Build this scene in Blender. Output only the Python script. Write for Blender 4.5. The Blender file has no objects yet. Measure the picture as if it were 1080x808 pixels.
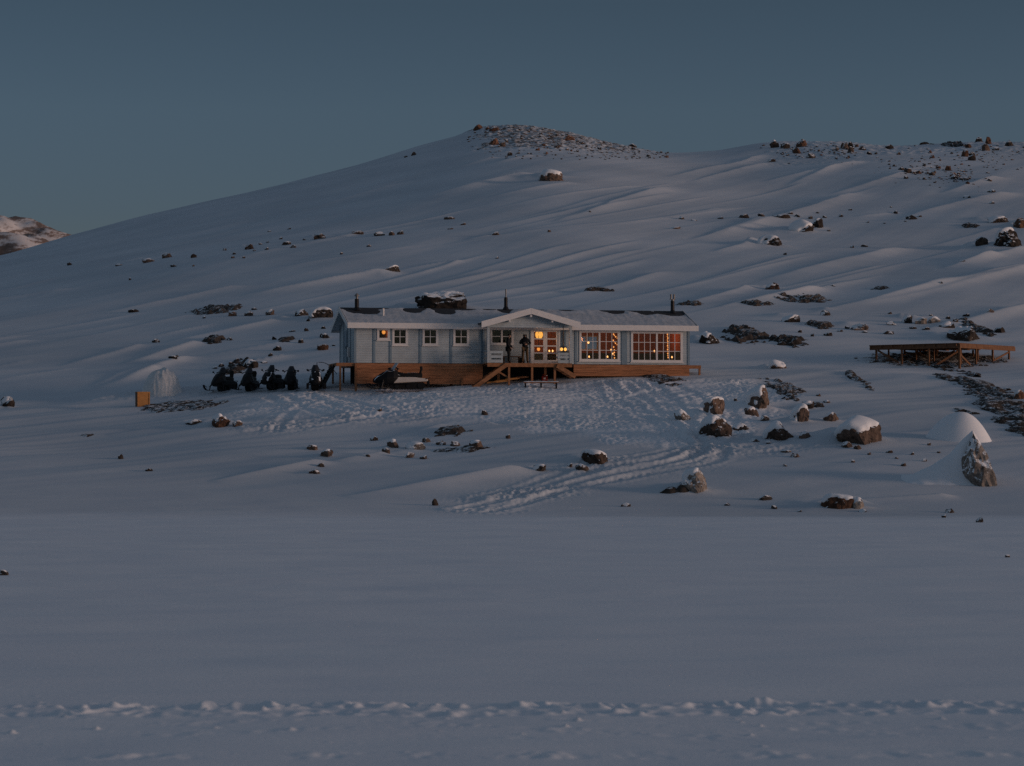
import bpy, bmesh, math, random
import numpy as np
from mathutils import Vector, Matrix, noise as mnoise

scene = bpy.context.scene
COL = scene.collection
rad = math.radians
RNG = random.Random(7)

# ------------------------------------------------------------------ camera model (used to read distances off the photo)
F = 2800.0
CAM_Z = 3.0
PITCH = math.atan(65.0 / F)
SUN_AZ = rad(79)      # measured from straight behind the camera towards the right
SUN_EL = rad(4.0)
SUN_DIR = Vector((math.sin(SUN_AZ) * math.cos(SUN_EL), -math.cos(SUN_AZ) * math.cos(SUN_EL), math.sin(SUN_EL)))

# ------------------------------------------------------------------ noise
def _hash(ix, iy, seed):
    h = (ix * 374761393 + iy * 668265263 + seed * 1274126177) & 0xFFFFFFFF
    h = ((h ^ (h >> 13)) * 1274126177) & 0xFFFFFFFF
    return h ^ (h >> 16)

def pn(x, y, seed=0):
    x = np.asarray(x, float); y = np.asarray(y, float)
    x0 = np.floor(x); y0 = np.floor(y)
    fx = x - x0; fy = y - y0
    ix = x0.astype(np.int64); iy = y0.astype(np.int64)
    u = fx * fx * fx * (fx * (fx * 6 - 15) + 10)
    v = fy * fy * fy * (fy * (fy * 6 - 15) + 10)
    def g(dx, dy):
        a = _hash(ix + dx, iy + dy, seed).astype(float) * (2 * math.pi / 4294967296.0)
        return np.cos(a) * (fx - dx) + np.sin(a) * (fy - dy)
    a = g(0, 0) * (1 - u) + g(1, 0) * u
    b = g(0, 1) * (1 - u) + g(1, 1) * u
    return (a * (1 - v) + b * v) * 1.5

def sstep(x, a, b):
    t = np.clip((x - a) / (b - a), 0, 1)
    return t * t * (3 - 2 * t)

# ------------------------------------------------------------------ terrain: shore, cabin terrace, hill, crest
KCOL = [-1100, -300, 0, 150, 350, 540, 735, 900, 1080, 1400, 2200]
KY =   [130, 150, 160, 175, 200, 240, 300, 380, 460]
KROW = {
 -1100: [500, 470, 455, 440, 420, 395, 375, 360, 350],
 -300: [492, 450, 434, 414, 385, 352, 328, 312, 305],
 0:    [489, 443, 425, 402, 366, 331, 303, 286, 277],
 150:  [488, 440, 418, 398, 358, 318, 280, 252, 237],
 350:  [484, 430, 405.5, 389, 346, 300, 254, 214, 191],
 540:  [480, 427, 403.5, 381, 340, 295, 242, 187, 150],
 735:  [479, 425, 399, 378, 340, 298, 250, 200, 170],
 900:  [479, 426, 404, 384, 345, 303, 254, 200, 162],
 1080: [480, 427, 406, 384, 346, 300, 250, 195, 159],
 1400: [482, 432, 412, 390, 350, 302, 255, 205, 172],
 2200: [490, 450, 432, 410, 375, 335, 295, 260, 240],
}
SKY_PX = [-1100, -300, -100, 0, 75, 150, 250, 350, 430, 478, 492, 503, 520, 545, 580, 610, 640, 665, 692, 720, 760, 800, 815, 850, 880, 905, 935, 960, 1000, 1030, 1080, 1200, 1400, 2200]
SKY_ROW = [345, 300, 284, 271, 248, 229, 208, 181, 157, 145, 140, 135, 134, 133, 136, 141, 149, 154, 160, 161, 159, 152, 151, 151, 150, 151, 154, 153, 149, 149, 151, 152, 165, 235]
YC_PX = [-1100, 0, 150, 350, 540, 735, 900, 1080, 2200]
YC_V = [620, 610, 600, 570, 550, 535, 515, 505, 505]
YS_PX = [-1100, 0, 300, 540, 800, 1080, 2200]
YS_V = [107, 107, 109, 111, 112, 113, 113]
_up = np.arange(-1100, 2201, 5.0)
def _smooth(a, w):
    k = np.exp(-0.5 * (np.arange(-3 * w, 3 * w + 1) / w) ** 2); k /= k.sum()
    return np.convolve(np.pad(a, 3 * w, mode='edge'), k, 'valid')
_T = []
_T.append((_smooth(np.interp(_up, YS_PX, YS_V), 16), np.full_like(_up, 0.0)))
for i, y in enumerate(KY):
    rows = _smooth(np.interp(_up, KCOL, [KROW[c][i] for c in KCOL]), 12)
    _T.append((np.full_like(_up, float(y)), CAM_Z + (469 - rows) / F * y))
_yc = _smooth(np.interp(_up, YC_PX, YC_V), 14)
_sr = _smooth(np.interp(_up, SKY_PX, SKY_ROW), 2)
_T.append((_yc, CAM_Z + (469 - _sr) / F * _yc))
TY = np.stack([t[0] for t in _T]); TZ = np.stack([t[1] for t in _T])

def base_h(X, Y):
    X = np.asarray(X, float); Y = np.asarray(Y, float)
    px = 540 + F * X / np.maximum(Y, 90.0)
    px = np.clip(px, -1099, 2199)
    fi = (px + 1100) / 5.0
    i0 = np.clip(np.floor(fi).astype(int), 0, len(_up) - 2); fr = fi - i0
    yk = TY[:, i0] * (1 - fr) + TY[:, i0 + 1] * fr
    zk = TZ[:, i0] * (1 - fr) + TZ[:, i0 + 1] * fr
    d = (zk[1:] - zk[:-1]) / (yk[1:] - yk[:-1])
    h = yk[1:] - yk[:-1]
    m = np.zeros_like(zk)
    a, b = d[:-1], d[1:]
    w1 = 2 * h[1:] + h[:-1]; w2 = h[1:] + 2 * h[:-1]
    ok = (a * b) > 0
    m[1:-1] = np.where(ok, (w1 + w2) / (w1 / np.where(ok, a, 1) + w2 / np.where(ok, b, 1)), 0)
    m[0] = 0.03; m[-1] = np.minimum(d[-1] * 0.75, 0.16)
    z = np.zeros_like(X)
    K = yk.shape[0]
    for k in range(K - 1):
        sel = (Y >= yk[k]) & (Y < yk[k + 1])
        if not sel.any():
            continue
        hh = h[k][sel]; t = (Y[sel] - yk[k][sel]) / hh
        t2 = t * t; t3 = t2 * t
        z[sel] = ((2 * t3 - 3 * t2 + 1) * zk[k][sel] + (t3 - 2 * t2 + t) * hh * m[k][sel]
                  + (-2 * t3 + 3 * t2) * zk[k + 1][sel] + (t3 - t2) * hh * m[k + 1][sel])
    sel = Y >= yk[-1]
    if sel.any():
        dy = Y[sel] - yk[-1][sel]
        zz = zk[-1][sel] + m[-1][sel] * dy * np.exp(-dy / 12) - 0.0045 * np.minimum(dy, 60) ** 2 * 0.5 - 0.13 * np.maximum(dy - 30, 0)
        z[sel] = np.maximum(zz, -2.0)
    return z

FV = Vector((0, math.cos(PITCH), math.sin(PITCH))); UV = Vector((0, -math.sin(PITCH), math.cos(PITCH)))
_YS = np.concatenate([np.arange(20, 100, 0.1), np.arange(100, 200, 0.05), np.arange(200, 640, 0.25)])
def hit(px, row, fn):
    a = (px - 540) / F; b = (404 - row) / F
    d = FV + UV * b
    t = _YS / d.y
    xs = a * t; zs = CAM_Z + d.z * t
    hz = fn(xs, _YS)
    below = np.nonzero(zs <= hz)[0]
    i = below[0] if len(below) else None
    if i is None:                      # past the skyline: put it on the crest
        i = int(np.argmin(zs - hz))
    return float(xs[i]), float(_YS[i]), float(hz[i])

def bhit(px, row): return hit(px, row, base_h)

# wind drifts: head (upwind, by the rock) and tail end read off the photo; width, height in metres
DRIFTS = [
 (408, 283, 300, 300, 2.2, 0.75), (376, 249, 335, 257, 1.4, .35), (560, 186, 478, 202, 3.4, .8), (600, 197, 540, 205, 2, .4),
 (480, 150, 440, 160, 3.0, .7), (520, 166, 494, 172, 2.5, .6), (560, 165, 530, 170, 2.5, .5), (312, 331, 215, 352, 1.5, .55),
 (226, 338, 180, 348, 1.0, .35), (208, 362, 150, 378, 1.2, .5), (196, 378, 120, 398, 1.2, .5), (150, 365, 90, 380, 1.2, .4), (168, 390, 96, 408, 1.1, .45), (300, 376, 225, 388, 1.0, .3),
 (150, 276, 108, 284, 1.6, .4), (792, 304, 738, 320, 1.6, .55), (862, 308, 790, 322, 1.8, .6), (812, 252, 770, 262, 2.0, .5), (806, 231, 752, 246, 2.2, .6),
 (1050, 272, 1010, 282, 2.0, .6), (1085, 262, 1030, 276, 2.2, .7), (1080, 285, 1005, 300, 2.4, .7), (946, 226, 915, 229, 1.5, .4), (962, 184, 900, 198, 2.6, .7), (1050, 190, 1010, 199, 2.4, .7),
 (800, 163, 735, 180, 3.0, .7), (806, 170, 750, 186, 2.6, .5), (905, 172, 835, 186, 2.6, .7), (880, 178, 845, 190, 2.6, .5), (983, 178, 945, 184, 2.2, .5),
 (552, 497, 360, 524, 1.7, .34), (405, 478, 350, 487, 1.0, .16), (340, 489, 220, 508, 1.2, .22), (230, 446, 110, 458, 1.2, .2), (470, 447, 400, 462, 1.6, .2),
 (905, 528, 870, 531, 1.2, .16), (1000, 523, 900, 528, .9, .15), (520, 446, 478, 450, 1.0, .14),
 (70, 305, -40, 318, 2.4, .4), (250, 300, 150, 318, 2.4, .5), (700, 285, 610, 305, 2.6, .5), (950, 262, 850, 285, 3.0, .7), (1000, 300, 900, 325, 2.2, .55), (1090, 325, 1010, 345, 2.4, .7),
 (700, 200, 620, 225, 3.6, .7), (640, 215, 560, 232, 3.0, .4), (900, 205, 800, 235, 4.0, .8), (1060, 205, 980, 225, 3.4, .8), (420, 190, 330, 215, 3.5, .5), (260, 230, 190, 248, 3.0, .4), (480, 273, 440, 278, 1.4, .35), (520, 249, 500, 252, 1.4, .3),
]
_dr = random.Random(5)
for _ in range(34):
    _px = _dr.uniform(430, 1100); _row = _dr.uniform(178, 300); _l = _dr.uniform(90, 210)
    DRIFTS.append((_px, _row, _px - _l, _row + _l * _dr.uniform(.13, .24), _dr.uniform(1.0, 2.2), _dr.uniform(.08, .24)))
for _ in range(12):
    _px = _dr.uniform(-20, 380); _row = _dr.uniform(290, 400); _l = _dr.uniform(60, 130)
    DRIFTS.append((_px, _row, _px - _l, _row + _l * _dr.uniform(.14, .24), _dr.uniform(.8, 1.8), _dr.uniform(.10, .25)))
DR = []
for a in DRIFTS:
    k = 1.45 if a[1] < 420 else 1.0
    x0, y0, _ = bhit(a[0], a[1]); x1, y1, _ = bhit(a[0] + (a[2] - a[0]) * k, a[1] + (a[3] - a[1]) * k)
    DR.append((x0, y0, x1, y1, a[4] * .72, a[5] * (.86 if a[1] < 420 else 1.3)))

TRAMPLE = [(-16, 149), (-14.5, 156), (-9, 158), (0, 159), (12, 161), (16.5, 160), (16, 152), (13.5, 142), (10, 134), (5, 132), (2, 139), (-4, 145), (-10, 146), (-15.5, 147)]
RUTS_PX = [
 [(690, 404), (712, 425), (728, 448), (742, 468), (728, 482), (680, 493), (610, 510), (545, 524), (480, 538)],
 [(660, 404), (690, 430), (712, 455), (722, 473), (690, 486), (640, 494), (570, 514), (520, 527)],
 [(770, 430), (775, 455), (750, 474), (700, 490), (640, 503)],
 [(640, 402), (665, 420), (690, 445), (735, 470), (790, 478), (850, 472)],
 [(300, 417), (345, 428), (420, 430), (520, 420), (600, 410)],
 [(330, 417), (380, 440), (470, 436), (560, 432), (650, 425), (720, 412)],
 [(265, 455), (330, 450), (400, 440), (480, 425)],
 [(340, 420), (310, 436), (290, 455)],
 [(560, 440), (640, 436), (700, 445), (740, 462)],
]
RUTS = [[bhit(*p)[:2] for p in r] for r in RUTS_PX]
def _refine(poly):
    pts = [Vector(p) for p in poly]; out = []
    for i in range(len(pts) - 1):
        p0 = pts[max(i - 1, 0)]; p1 = pts[i]; p2 = pts[i + 1]; p3 = pts[min(i + 2, len(pts) - 1)]
        for k in range(5):
            t = k / 5
            out.append(0.5 * ((2 * p1) + (p2 - p0) * t + (2 * p0 - 5 * p1 + 4 * p2 - p3) * t * t + (3 * p1 - p0 - 3 * p2 + p3) * t ** 3))
    out.append(pts[-1])
    return [(p.x, p.y) for p in out]
RUTS = [_refine(r) for r in RUTS]
def _off(r, d):
    o = []
    for i, p in enumerate(r):
        a = Vector(r[max(i - 1, 0)]); b = Vector(r[min(i + 1, len(r) - 1)]); t = (b - a).normalized()
        o.append((p[0] - t.y * d * (1 + .4 * math.sin(i * .35)), p[1] + t.x * d * (1 + .4 * math.sin(i * .35))))
    return o
RUTS += [_off(RUTS[0], 1.15), _off(RUTS[1], -1.0), _off(RUTS[3], 1.3), _off(RUTS[4], -1.1), _off(RUTS[5], 1.2), _off(RUTS[5], -1.3), _off(RUTS[8], 1.0), _off(RUTS[6], .9)]

def seg_d(X, Y, x0, y0, x1, y1):
    dx, dy = x1 - x0, y1 - y0
    L2 = dx * dx + dy * dy + 1e-9
    t = np.clip(((X - x0) * dx + (Y - y0) * dy) / L2, 0, 1)
    return np.hypot(X - x0 - t * dx, Y - y0 - t * dy), t

def trample_mask(X, Y):
    inside = np.zeros(X.shape, bool); dm = np.full(X.shape, 1e9)
    n = len(TRAMPLE)
    for i in range(n):
        x0, y0 = TRAMPLE[i]; x1, y1 = TRAMPLE[(i + 1) % n]
        d, _ = seg_d(X, Y, x0, y0, x1, y1); dm = np.minimum(dm, d)
        c = ((y0 > Y) != (y1 > Y)) & (X < (x1 - x0) * (Y - y0) / (y1 - y0 + 1e-12) + x0)
        inside ^= c
    sd = np.where(inside, dm, -dm) + pn(X / 2.2, Y / 2.2, 31) * 1.6
    return sstep(sd, -0.8, 1.4)

def scree_mask(X, Y):
    """stony ground under thin snow: the knob on the summit and the crest on the right"""
    px = 540 + F * X / np.maximum(Y, 1); w = pn(X / 9, Y / 9, 5)
    m = sstep(px + w * 25, 485, 515) * (1 - sstep(px + w * 30, 655, 705)) * sstep(Y + w * 22, 440 + np.abs(px - 560) * .22, 475 + np.abs(px - 560) * .22)
    m2 = sstep(px + w * 25, 800, 850) * sstep(Y + w * 20 + pn(X / 30, Y / 30, 8) * 25, 435, 480) * 0.62
    return np.maximum(m, m2) * (Y < 640)

def full_h(X, Y):
    X = np.asarray(X, float); Y = np.asarray(Y, float)
    z = base_h(X, Y)
    hill = sstep(Y, 112, 140); high = sstep(Y, 168, 215)
    far = 1 - sstep(Y, 700, 900)
    s = X * .33 + Y * .94; c = X * .94 - Y * .33
    wob = pn(X / 40, Y / 40, 3) * 1.5
    z = z + high * far * (pn(X / 45, Y / 70, 1) * .9)
    z = z + high * far * (.15 * pn((c + wob) / 9, s / 80, 2) + .045 * pn((c + wob) / 3.4, s / 46, 4) + .008 * pn(c / 1.2, s / 18, 6))
    low = hill * (1 - high)
    s2 = X * .8 + Y * .6; c2 = X * .6 - Y * .8
    z = z + low * (.16 * pn(c2 / 4.0, s2 / 18, 9) + .05 * pn(c2 / 1.3, s2 / 9, 10) + .25 * pn(X / 11, Y / 9, 12))
    z = z + (1 - hill) * (.014 * pn(X / 2.5 + Y / 9, Y / .9, 13) + .035 * pn(X / 7, Y / 3.2, 14) + .006 * pn(X / .7 + Y / 3, Y / .35, 15) * sstep(pn(X / 9, Y / 7, 16), -.1, .5))
    near = (Y > 100) & (Y < 640)
    if near.any():
        Xn, Yn = X[near], Y[near]; add = np.zeros_like(Xn)
        for x0, y0, x1, y1, w, h in DR:
            sel = (Xn > min(x0, x1) - 3 * w) & (Xn < max(x0, x1) + 3 * w) & (Yn > min(y0, y1) - 3 * w) & (Yn < max(y0, y1) + 3 * w)
            if not sel.any(): continue
            xs, ys = Xn[sel], Yn[sel]
            dx, dy = x1 - x0, y1 - y0; L = math.hypot(dx, dy)
            t = ((xs - x0) * dx + (ys - y0) * dy) / (L * L)
            side = ((xs - x0) * -dy + (ys - y0) * dx) / L + pn(xs / 9, ys / 9, 17) * w * .12
            side = side + pn(t * 2.0 + x0, side * 0 + y0, 18) * w * .12
            prof = sstep(t, -0.10, 0.12) * np.clip(1 - t, 0, 1) ** .7 * (1 + .12 * pn(xs / 4, ys / 4, 19))
            ww = np.where(side > 0, w * 1.0, w * .35)
            add[sel] += h * prof * np.exp(-np.abs(side / ww) ** 1.5 * 1.3)
        z = z.copy(); z[near] += add
    tr = (Y > 110) & (Y < 164) & (np.abs(X) < 22)
    if tr.any():
        xs, ys = X[tr], Y[tr]
        mk = trample_mask(xs, ys)
        n = .022 * (1 - 2 * np.abs(pn(xs / 1.1, ys / 1.5, 20))) + .042 * (1 - 2.2 * np.abs(pn(xs / .34, ys / .5, 21))) + .036 * pn(xs / .15, ys / .24, 23) + .06 * pn(xs / 2.6, ys / 2.6, 22)
        n = n * (.45 + .9 * sstep(pn(xs / 4, ys / 5, 24), -.35, .45))
        z[tr] += mk * n * 1.1
        for ri, poly in enumerate(RUTS):
            dm = np.full(xs.shape, 1e9)
            for (a, b) in zip(poly[:-1], poly[1:]):
                d, _ = seg_d(xs, ys, *a, *b); dm = np.minimum(dm, d)
            dm = dm + pn(xs / .8, ys / .8, 40 + ri) * .08
            z[tr] += np.exp(-(dm / 1.1) ** 2) * (1 - mk) * .5 * n
            z[tr] += -.036 * np.exp(-(dm / .26) ** 4) + (.05 if ri == 0 else .024) * np.exp(-((dm - .5) / .2) ** 2) + .03 * np.exp(-(dm / .3) ** 4) * pn(xs / .2, ys / .3, 60)
    # trodden strip by the snowmobiles and the crate
    tz = (Y > 152) & (Y < 172) & (np.abs(X + 18) < 9)
    if tz.any():
        xs, ys = X[tz], Y[tz]
        mk = np.exp(-((ys - 161.5 - (xs + 18) * .1) / 1.6) ** 2) * sstep(xs, -27, -24) * (1 - sstep(xs, -13, -10))
        z[tz] += mk * (.16 * (1 - 2 * np.abs(pn(xs / .9, ys / .9, 71))) + .05 * pn(xs / .35, ys / .4, 72))
    # walked tracks across the lake
    lk = (Y > 20) & (Y < 40) & (np.abs(X) < 12)
    if lk.any():
        xs, ys = X[lk], Y[lk]
        e = ys - (30.6 + .055 * xs + .35 * pn(xs / 2.2, xs * 0, 80) + .15 * pn(xs / .6, xs * 0, 81))
        m1 = (np.exp(-(e / .34) ** 4) + (.45 + .5 * sstep(pn(xs / 1.1, ys * 0, 88), -.1, .4)) * np.exp(-((e + .85) / .3) ** 4)) * (.85 + .6 * pn(xs / .8, ys / .8, 82))
        e2 = ys - (25.7 + .04 * xs); m2 = np.exp(-(e2 / .28) ** 4) * (.15 + .5 * pn(xs / .7, ys / .7, 83))
        e3 = ys - 28.2; m3 = np.exp(-(e3 / 1.1) ** 4) * .14 * sstep(pn(xs / 1.4, ys / .5, 87), .0, .5)
        lum = np.maximum(pn(xs / .12, ys / .2, 84), -.35) * .035 + np.maximum(pn(xs / .26, ys / .36, 85), -.4) * .085
        z[lk] += (np.maximum(m1, 0) + np.maximum(m2, 0) * .7 + m3) * lum
        sp = np.maximum(pn(xs / .16, ys / .2, 86) - .72, 0) * .2 * np.exp(-((ys - 28.6) / 2.2) ** 2)
        z[lk] += sp
    sc = scree_mask(X, Y)
    z = z + sc * (.35 * np.maximum(pn(X / 1.6, Y / 1.9, 90), -.2) + .2 * np.maximum(pn(X / .8, Y / 1.0, 91), -.2))
    return z

ROCKBUMP = []
_full0 = full_h
def full_h(X, Y):
    z = _full0(X, Y)
    X = np.asarray(X, float); Y = np.asarray(Y, float)
    for x, y, w, h in ROCKBUMP:
        sel = (np.abs(X - x) < 3.2 * w) & (np.abs(Y - y) < 3.2 * w)
        if sel.any():
            xs, ys = X[sel] - x, Y[sel] - y
            n = 1 + .5 * pn(X[sel] / (w * .6), Y[sel] / (w * .6), 66)
            z[sel] += h * n * (.26 * np.exp(-(((xs + .55 * w) / (.75 * w)) ** 2 + ((ys - .3 * w) / (.8 * w)) ** 2)) + .12 * np.exp(-((xs / (.8 * w)) ** 2 + ((ys + .25 * w) / (.45 * w)) ** 2)))
    return z

def at(px, row): return hit(px, row, full_h)
def gz(x, y): return float(full_h(np.array([x]), np.array([y]))[0])

# ------------------------------------------------------------------ materials
def new_mat(name):
    m = bpy.data.materials.new(name); m.use_nodes = True
    nt = m.node_tree
    return m, nt, nt.nodes['Principled BSDF']

def N(nt, t, **kw):
    n = nt.nodes.new(t)
    for k, v in kw.items():
        if k in n.inputs: n.inputs[k].default_value = v
        else: setattr(n, k, v)
    return n

def ramp(nt, src, stops):
    r = nt.nodes.new('ShaderNodeValToRGB')
    el = r.color_ramp.elements
    while len(el) < len(stops): el.new(.5)
    for e, (p, c) in zip(el, stops):
        e.position = p; e.color = (*c, 1) if len(c) == 3 else c
    nt.links.new(src, r.inputs[0])
    return r

def simple(name, col, rough=.6, var=.18, scale=6, bump=.3, bdist=.01, metal=0.0, stretch=(1, 1, 1)):
    m, nt, b = new_mat(name)
    tc = N(nt, 'ShaderNodeTexCoord'); mp = N(nt, 'ShaderNodeMapping'); mp.inputs['Scale'].default_value = stretch
    nt.links.new(tc.outputs['Object'], mp.inputs[0])
    nz = N(nt, 'ShaderNodeTexNoise', Scale=scale, Detail=5.0, Roughness=.65)
    nt.links.new(mp.outputs[0], nz.inputs['Vector'])
    lo = tuple(max(0, c * (1 - var)) for c in col); hi = tuple(min(1, c * (1 + var)) for c in col)
    r = ramp(nt, nz.outputs[0], [(.3, lo), (.7, hi)])
    nt.links.new(r.outputs[0], b.inputs['Base Color'])
    b.inputs['Roughness'].default_value = rough; b.inputs['Metallic'].default_value = metal; b.inputs['Specular IOR Level'].default_value = .18
    if bump:
        bp = N(nt, 'ShaderNodeBump', Strength=bump, Distance=bdist)
        nt.links.new(nz.outputs[0], bp.inputs['Height']); nt.links.new(bp.outputs[0], b.inputs['Normal'])
    return m

def snow_nodes(nt, b, coord='Object'):
    tc = N(nt, 'ShaderNodeTexCoord')
    n1 = N(nt, 'ShaderNodeTexNoise', Scale=9.0, Detail=6.0, Roughness=.7)
    n2 = N(nt, 'ShaderNodeTexNoise', Scale=.35, Detail=3.0)
    for n in (n1, n2): nt.links.new(tc.outputs[coord], n.inputs['Vector'])
    r = ramp(nt, n2.outputs[0], [(.3, (.76, .78, .82)), (.7, (.83, .84, .86))])
    bp = N(nt, 'ShaderNodeBump', Strength=.25, Distance=.02)
    nt.links.new(n1.outputs[0], bp.inputs['Height'])
    b.inputs['Roughness'].default_value = .75
    b.inputs['Specular IOR Level'].default_value = .25
    return tc, r, bp, n1

def mat_snow(name='snow'):
    m, nt, b = new_mat(name)
    tc, r, bp, n1 = snow_nodes(nt, b)
    nt.links.new(r.outputs[0], b.inputs['Base Color']); nt.links.new(bp.outputs[0], b.inputs['Normal'])
    return m

def mat_ground():
    m, nt, b = new_mat('snow_ground')
    tc, r, bp, n1 = snow_nodes(nt, b)
    at_ = N(nt, 'ShaderNodeAttribute', attribute_name='scree')
    v = N(nt, 'ShaderNodeTexNoise', Scale=.75, Detail=6.0, Roughness=.75)
    nt.links.new(tc.outputs['Object'], v.inputs['Vector'])
    ad = N(nt, 'ShaderNodeMath', operation='MULTIPLY_ADD'); ad.inputs[1].default_value = .34; 
    nt.links.new(at_.outputs['Fac'], ad.inputs[0]); nt.links.new(v.outputs[0], ad.inputs[2])
    mk = ramp(nt, ad.outputs[0], [(.80, (0, 0, 0)), (.90, (1, 1, 1))])
    rc = ramp(nt, n1.outputs[0], [(.3, (.075, .058, .048)), (.7, (.19, .145, .115))])
    # wind-crusted slopes, darkened and blued in colour to stand in for their shade too
    cr = N(nt, 'ShaderNodeAttribute', attribute_name='crust_shade')
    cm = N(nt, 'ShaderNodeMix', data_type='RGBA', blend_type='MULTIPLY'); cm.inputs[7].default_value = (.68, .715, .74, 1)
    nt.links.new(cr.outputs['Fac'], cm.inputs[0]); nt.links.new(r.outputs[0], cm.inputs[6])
    mx = N(nt, 'ShaderNodeMix', data_type='RGBA')
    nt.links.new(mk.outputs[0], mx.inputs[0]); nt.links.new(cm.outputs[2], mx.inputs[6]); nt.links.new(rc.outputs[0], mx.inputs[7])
    nt.links.new(mx.outputs[2], b.inputs['Base Color']); nt.links.new(bp.outputs[0], b.inputs['Normal'])
    return m

def mat_rock(name, lo, hi, snowthr=.72, snow=True, flecks=.5):
    m, nt, b = new_mat(name)
    geo = N(nt, 'ShaderNodeNewGeometry')
    oi = N(nt, 'ShaderNodeObjectInfo')
    tc = N(nt, 'ShaderNodeTexCoord')
    nz = N(nt, 'ShaderNodeTexNoise', Scale=3.5, Detail=8.0, Roughness=.7)
    ad = N(nt, 'ShaderNodeVectorMath', operation='ADD')
    nt.links.new(geo.outputs['Position'], ad.inputs[0]); nt.links.new(oi.outputs['Random'], ad.inputs[1])
    nt.links.new(ad.outputs[0], nz.inputs['Vector'])
    r = ramp(nt, nz.outputs[0], [(.32, lo), (.68, hi)])
    hs = N(nt, 'ShaderNodeHueSaturation')
    mr = N(nt, 'ShaderNodeMapRange'); mr.inputs[3].default_value = .6; mr.inputs[4].default_value = 1.35
    nt.links.new(oi.outputs['Random'], mr.inputs[0]); nt.links.new(mr.outputs[0], hs.inputs['Value']); nt.links.new(r.outputs[0], hs.inputs['Color'])
    out = hs.outputs[0]
    if snow:
        dp = N(nt, 'ShaderNodeVectorMath', operation='DOT_PRODUCT'); dp.inputs[1].default_value = (-.25, -.08, .96)
        nt.links.new(geo.outputs['True Normal'], dp.inputs[0])
        n2 = N(nt, 'ShaderNodeTexNoise', Scale=3.6, Detail=7.0, Roughness=.8)
        nt.links.new(ad.outputs[0], n2.inputs['Vector'])
        ma = N(nt, 'ShaderNodeMath', operation='MULTIPLY_ADD'); ma.inputs[1].default_value = flecks * 1.6
        nt.links.new(n2.outputs[0], ma.inputs[0]); nt.links.new(dp.outputs['Value'], ma.inputs[2])
        t = snowthr + flecks * .8
        mk = N(nt, 'ShaderNodeMapRange'); mk.inputs[1].default_value = t - .06; mk.inputs[2].default_value = t + .06
        nt.links.new(ma.outputs[0], mk.inputs[0])
        mx = N(nt, 'ShaderNodeMix', data_type='RGBA')
        nt.links.new(mk.outputs[0], mx.inputs[0]); nt.links.new(out, mx.inputs[6]); mx.inputs[7].default_value = (.78, .8, .83, 1)
        out = mx.outputs[2]
    nt.links.new(out, b.inputs['Base Color'])
    bp = N(nt, 'ShaderNodeBump', Strength=.7, Distance=.06)
    nt.links.new(nz.outputs[0], bp.inputs['Height']); nt.links.new(bp.outputs[0], b.inputs['Normal'])
    b.inputs['Roughness'].default_value = .9; b.inputs['Specular IOR Level'].default_value = .2
    return m

def mat_siding(name, col, pitch=.14):
    m, nt, b = new_mat(name)
    tc = N(nt, 'ShaderNodeTexCoord'); sp = N(nt, 'ShaderNodeSeparateXYZ'); nt.links.new(tc.outputs['Object'], sp.inputs[0])
    dv = N(nt, 'ShaderNodeMath', operation='DIVIDE'); dv.inputs[1].default_value = pitch
    fr = N(nt, 'ShaderNodeMath', operation='FRACT')
    nt.links.new(sp.outputs[2], dv.inputs[0]); nt.links.new(dv.outputs[0], fr.inputs[0])
    prof = ramp(nt, fr.outputs[0], [(0, (0, 0, 0)), (.12, (1, 1, 1)), (1, (.75, .75, .75))])
    nz = N(nt, 'ShaderNodeTexNoise', Scale=2.0, Detail=5.0); nt.links.new(tc.outputs['Object'], nz.inputs['Vector'])
    r = ramp(nt, nz.outputs[0], [(.3, tuple(c * .88 for c in col)), (.7, tuple(c * 1.08 for c in col))])
    nt.links.new(r.outputs[0], b.inputs['Base Color'])
    bp = N(nt, 'ShaderNodeBump', Strength=.8, Distance=.02); nt.links.new(prof.outputs[0], bp.inputs['Height']); nt.links.new(bp.outputs[0], b.inputs['Normal'])
    b.inputs['Roughness'].default_value = .55
    return m

def mat_emit(name, col, strength):
    m, nt, b = new_mat(name)
    b.inputs['Base Color'].default_value = (*col, 1); b.inputs['Emission Color'].default_value = (*col, 1); b.inputs['Emission Strength'].default_value = strength
    m.cycles.emission_sampling = 'NONE'
    return m

def mat_glass(name='window_glass'):
    m, nt, b = new_mat(name)
    nt.nodes.remove(b)
    out = nt.nodes['Material Output']
    tr = N(nt, 'ShaderNodeBsdfTransparent', Color=(.90, .92, .92, 1)); gl = N(nt, 'ShaderNodeBsdfGlossy', Roughness=.03)
    fr = N(nt, 'ShaderNodeFresnel', IOR=1.5); mx = N(nt, 'ShaderNodeMixShader')
    nt.links.new(fr.outputs[0], mx.inputs[0]); nt.links.new(tr.outputs[0], mx.inputs[1]); nt.links.new(gl.outputs[0], mx.inputs[2]); nt.links.new(mx.outputs[0], out.inputs[0])
    return m

def mat_far():
    m, nt, b = new_mat('far_slope')
    tc = N(nt, 'ShaderNodeTexCoord'); mp = N(nt, 'ShaderNodeMapping'); mp.inputs['Scale'].default_value = (.05, .02, .09)
    nt.links.new(tc.outputs['Object'], mp.inputs[0])
    n1 = N(nt, 'ShaderNodeTexNoise', Scale=1.0, Detail=8.0, Roughness=.72); nt.links.new(mp.outputs[0], n1.inputs['Vector'])
    r = ramp(nt, n1.outputs[0], [(.40, (.14, .095, .075)), (.47, (.20, .14, .115)), (.54, (.62, .58, .57)), (.7, (.74, .72, .72))])
    nt.links.new(r.outputs[0], b.inputs['Base Color']); b.inputs['Roughness'].default_value = .85
    return m

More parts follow.
